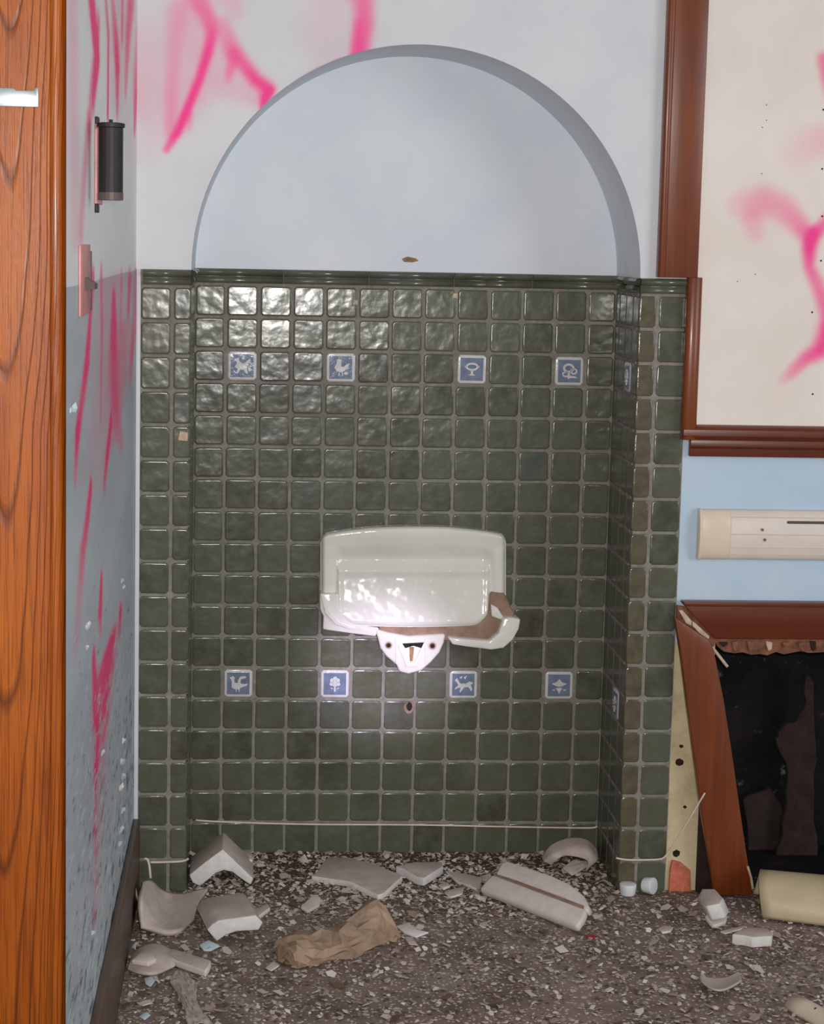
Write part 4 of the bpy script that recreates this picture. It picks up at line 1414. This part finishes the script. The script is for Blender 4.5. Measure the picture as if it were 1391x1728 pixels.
# left foreground rubble
shard('porcelain_strip', [(279, 1603, .030), (292, 1593, .032), (356, 1613, .032), (352, 1622, .030), (346, 1630, .026), (300, 1614, .026)], .016, 'brick-like pale porcelain strip in the left foreground')
sheet('porcelain_dish', [[(222, 1612, .010), (240, 1596, .016), (268, 1592, .016), (296, 1606, .010)],
                         [(218, 1624, .018), (240, 1612, .030), (268, 1610, .028), (298, 1618, .014)],
                         [(214, 1636, .008), (236, 1642, .012), (266, 1642, .012), (296, 1630, .008)]], .006, 'dusty rounded porcelain fragment against the foot of the skirting board', 'shard', GLAZE, RUB)
shard('plaster_piece', [(222, 1620, .036), (236, 1608, .038), (256, 1606, .038), (264, 1618, .036), (250, 1624, .036)], .010, 'cream plaster piece on top of the dusty rounded fragment', 'plaster', [SHINY, BROKEN], drop=False)
sheet('rag', [[(288, 1648, .004), (300, 1641, .006), (318, 1646, .007), (328, 1656, .004)],
              [(290, 1664, .004), (304, 1660, .008), (322, 1664, .009), (332, 1672, .004)],
              [(304, 1684, .004), (312, 1684, .008), (324, 1688, .009), (334, 1694, .004)],
              [(312, 1712, .004), (320, 1706, .007), (334, 1708, .007), (346, 1714, .004)],
              [(318, 1736, .004), (334, 1728, .006), (350, 1728, .006), (366, 1734, .004)]], .002, 'grey crumpled rag in the left foreground', 'rag', FABRIC, None, .0018, 4, 9)
shard('paint_flake', [(243, 1648, .006), (256, 1644, .010), (262, 1652, .008), (254, 1662, .006), (246, 1658, .006)], .002, 'pale blue paint flake below the dusty fragment', 'flake', [PALEBLUE], None)
shard('paint_flake', [(222, 1592, .010), (230, 1584, .020), (228, 1598, .008)], .002, 'tiny blue paint flake touching the skirting board', 'flake', [PALEBLUE], None)
shard('paint_flake', [(336, 1592, .008), (352, 1584, .012), (372, 1594, .008), (356, 1602, .006), (344, 1602, .006)], .003, 'pale blue flake behind the porcelain strip', 'flake', [PALEBLUE], None)
shard('paint_flake', [(234, 1712, .006), (248, 1704, .010), (254, 1710, .008), (244, 1718, .006)], .002, 'pale blue flake at the bottom left of the floor', 'flake', [PALEBLUE], None)
shard('plaster_chip', [(668, 1562, .006), (690, 1556, .012), (704, 1568, .012), (724, 1572, .008), (702, 1580, .006), (684, 1574, .006)], .005, 'white plaster chip at the right end of the paper bag', 'chip', [BROKEN, BROKEN], None)
shard('plaster_chip', [(682, 1580, .005), (696, 1580, .007), (706, 1594, .006), (690, 1592, .005)], .004, 'small crumbled chip below the white plaster chip', 'chip', [GLAZE, GLAZE], None)
shard('porcelain_chip', [(448, 1632, .006), (462, 1620, .010), (472, 1628, .008), (458, 1637, .005)], .004, 'grey chip at the left end of the paper bag')
shard('red_chip', [(988, 1578, .004), (1000, 1576, .006), (1008, 1580, .005), (996, 1584, .004)], .003, 'tiny red chip in front of the long porcelain block', 'chip', [RED_P], None)
shard('porcelain_chip', [(1344, 1474, .012), (1356, 1470, .018), (1372, 1476, .016), (1370, 1484, .012), (1350, 1484, .012)], .010, 'white chip behind the yellowed shell in the dark opening')

# loose chips of paint and plaster that nobody could count
N = 6500
v, f, cols = [], [], []
pal = np.array([lin(c)[:3] for c in [(206, 194, 184), (190, 178, 168), (224, 216, 208), (176, 160, 146), (160, 142, 128), (214, 206, 200), (200, 210, 212), (120, 98, 80), (96, 78, 62)]])
k = 0
while k < N:
    if random.random() < .5:
        x, y = random.uniform(-.10, W), random.uniform(-.16, D - .01)
        big = 1.0
    else:
        x, y = random.uniform(-.10, 1.5), random.uniform(-1.0, -.02)
        big = 1.05
    if y > -0.004 and not (0.005 < x < W - .005):
        continue
    if x > 1.0 and y > -.06 and x < 1.36:
        continue
    s = random.uniform(.0018, .0062) * big * (1.9 if random.random() < .10 else 1)
    a0 = random.uniform(0, 6.28)
    n = random.choice((4, 5))
    tilt = random.uniform(-.5, .5), random.uniform(-.5, .5)
    b = len(v)
    hgt = random.uniform(.0006, .0022)
    for lay in (0, 1):
        for j in range(n):
            a = a0 + 2 * math.pi * j / n
            r = s * random.uniform(.6, 1.2)
            dx, dy = r * math.cos(a) * 1.2, r * math.sin(a)
            v.append((x + dx, y + dy, max(.0002, .0003 + lay * hgt + (tilt[0] * dx + tilt[1] * dy + s * .45))))
    f.append(tuple(range(b + n, b + 2 * n)))
    f += [(b + j, b + (j + 1) % n, b + n + (j + 1) % n, b + n + j) for j in range(n)]
    c = pal[random.choice((0, 0, 1, 1, 2, 3, 3, 3, 4, 4, 5, 0, 1, 7, 8, 8))] * random.uniform(.8, 1.1)
    cols += [tuple(c) + (1.0,)] * (2 * n)
    k += 1
me = mesh('floor_chips', v, f, CHIPS)
ca_ = me.color_attributes.new('chip', 'FLOAT_COLOR', 'POINT')
ca_.data.foreach_set('color', np.array(cols, np.float32).ravel())
link('floor_chips', me, None, 'loose pale paint and plaster chips scattered over the terrazzo', 'chips', None, 'stuff')
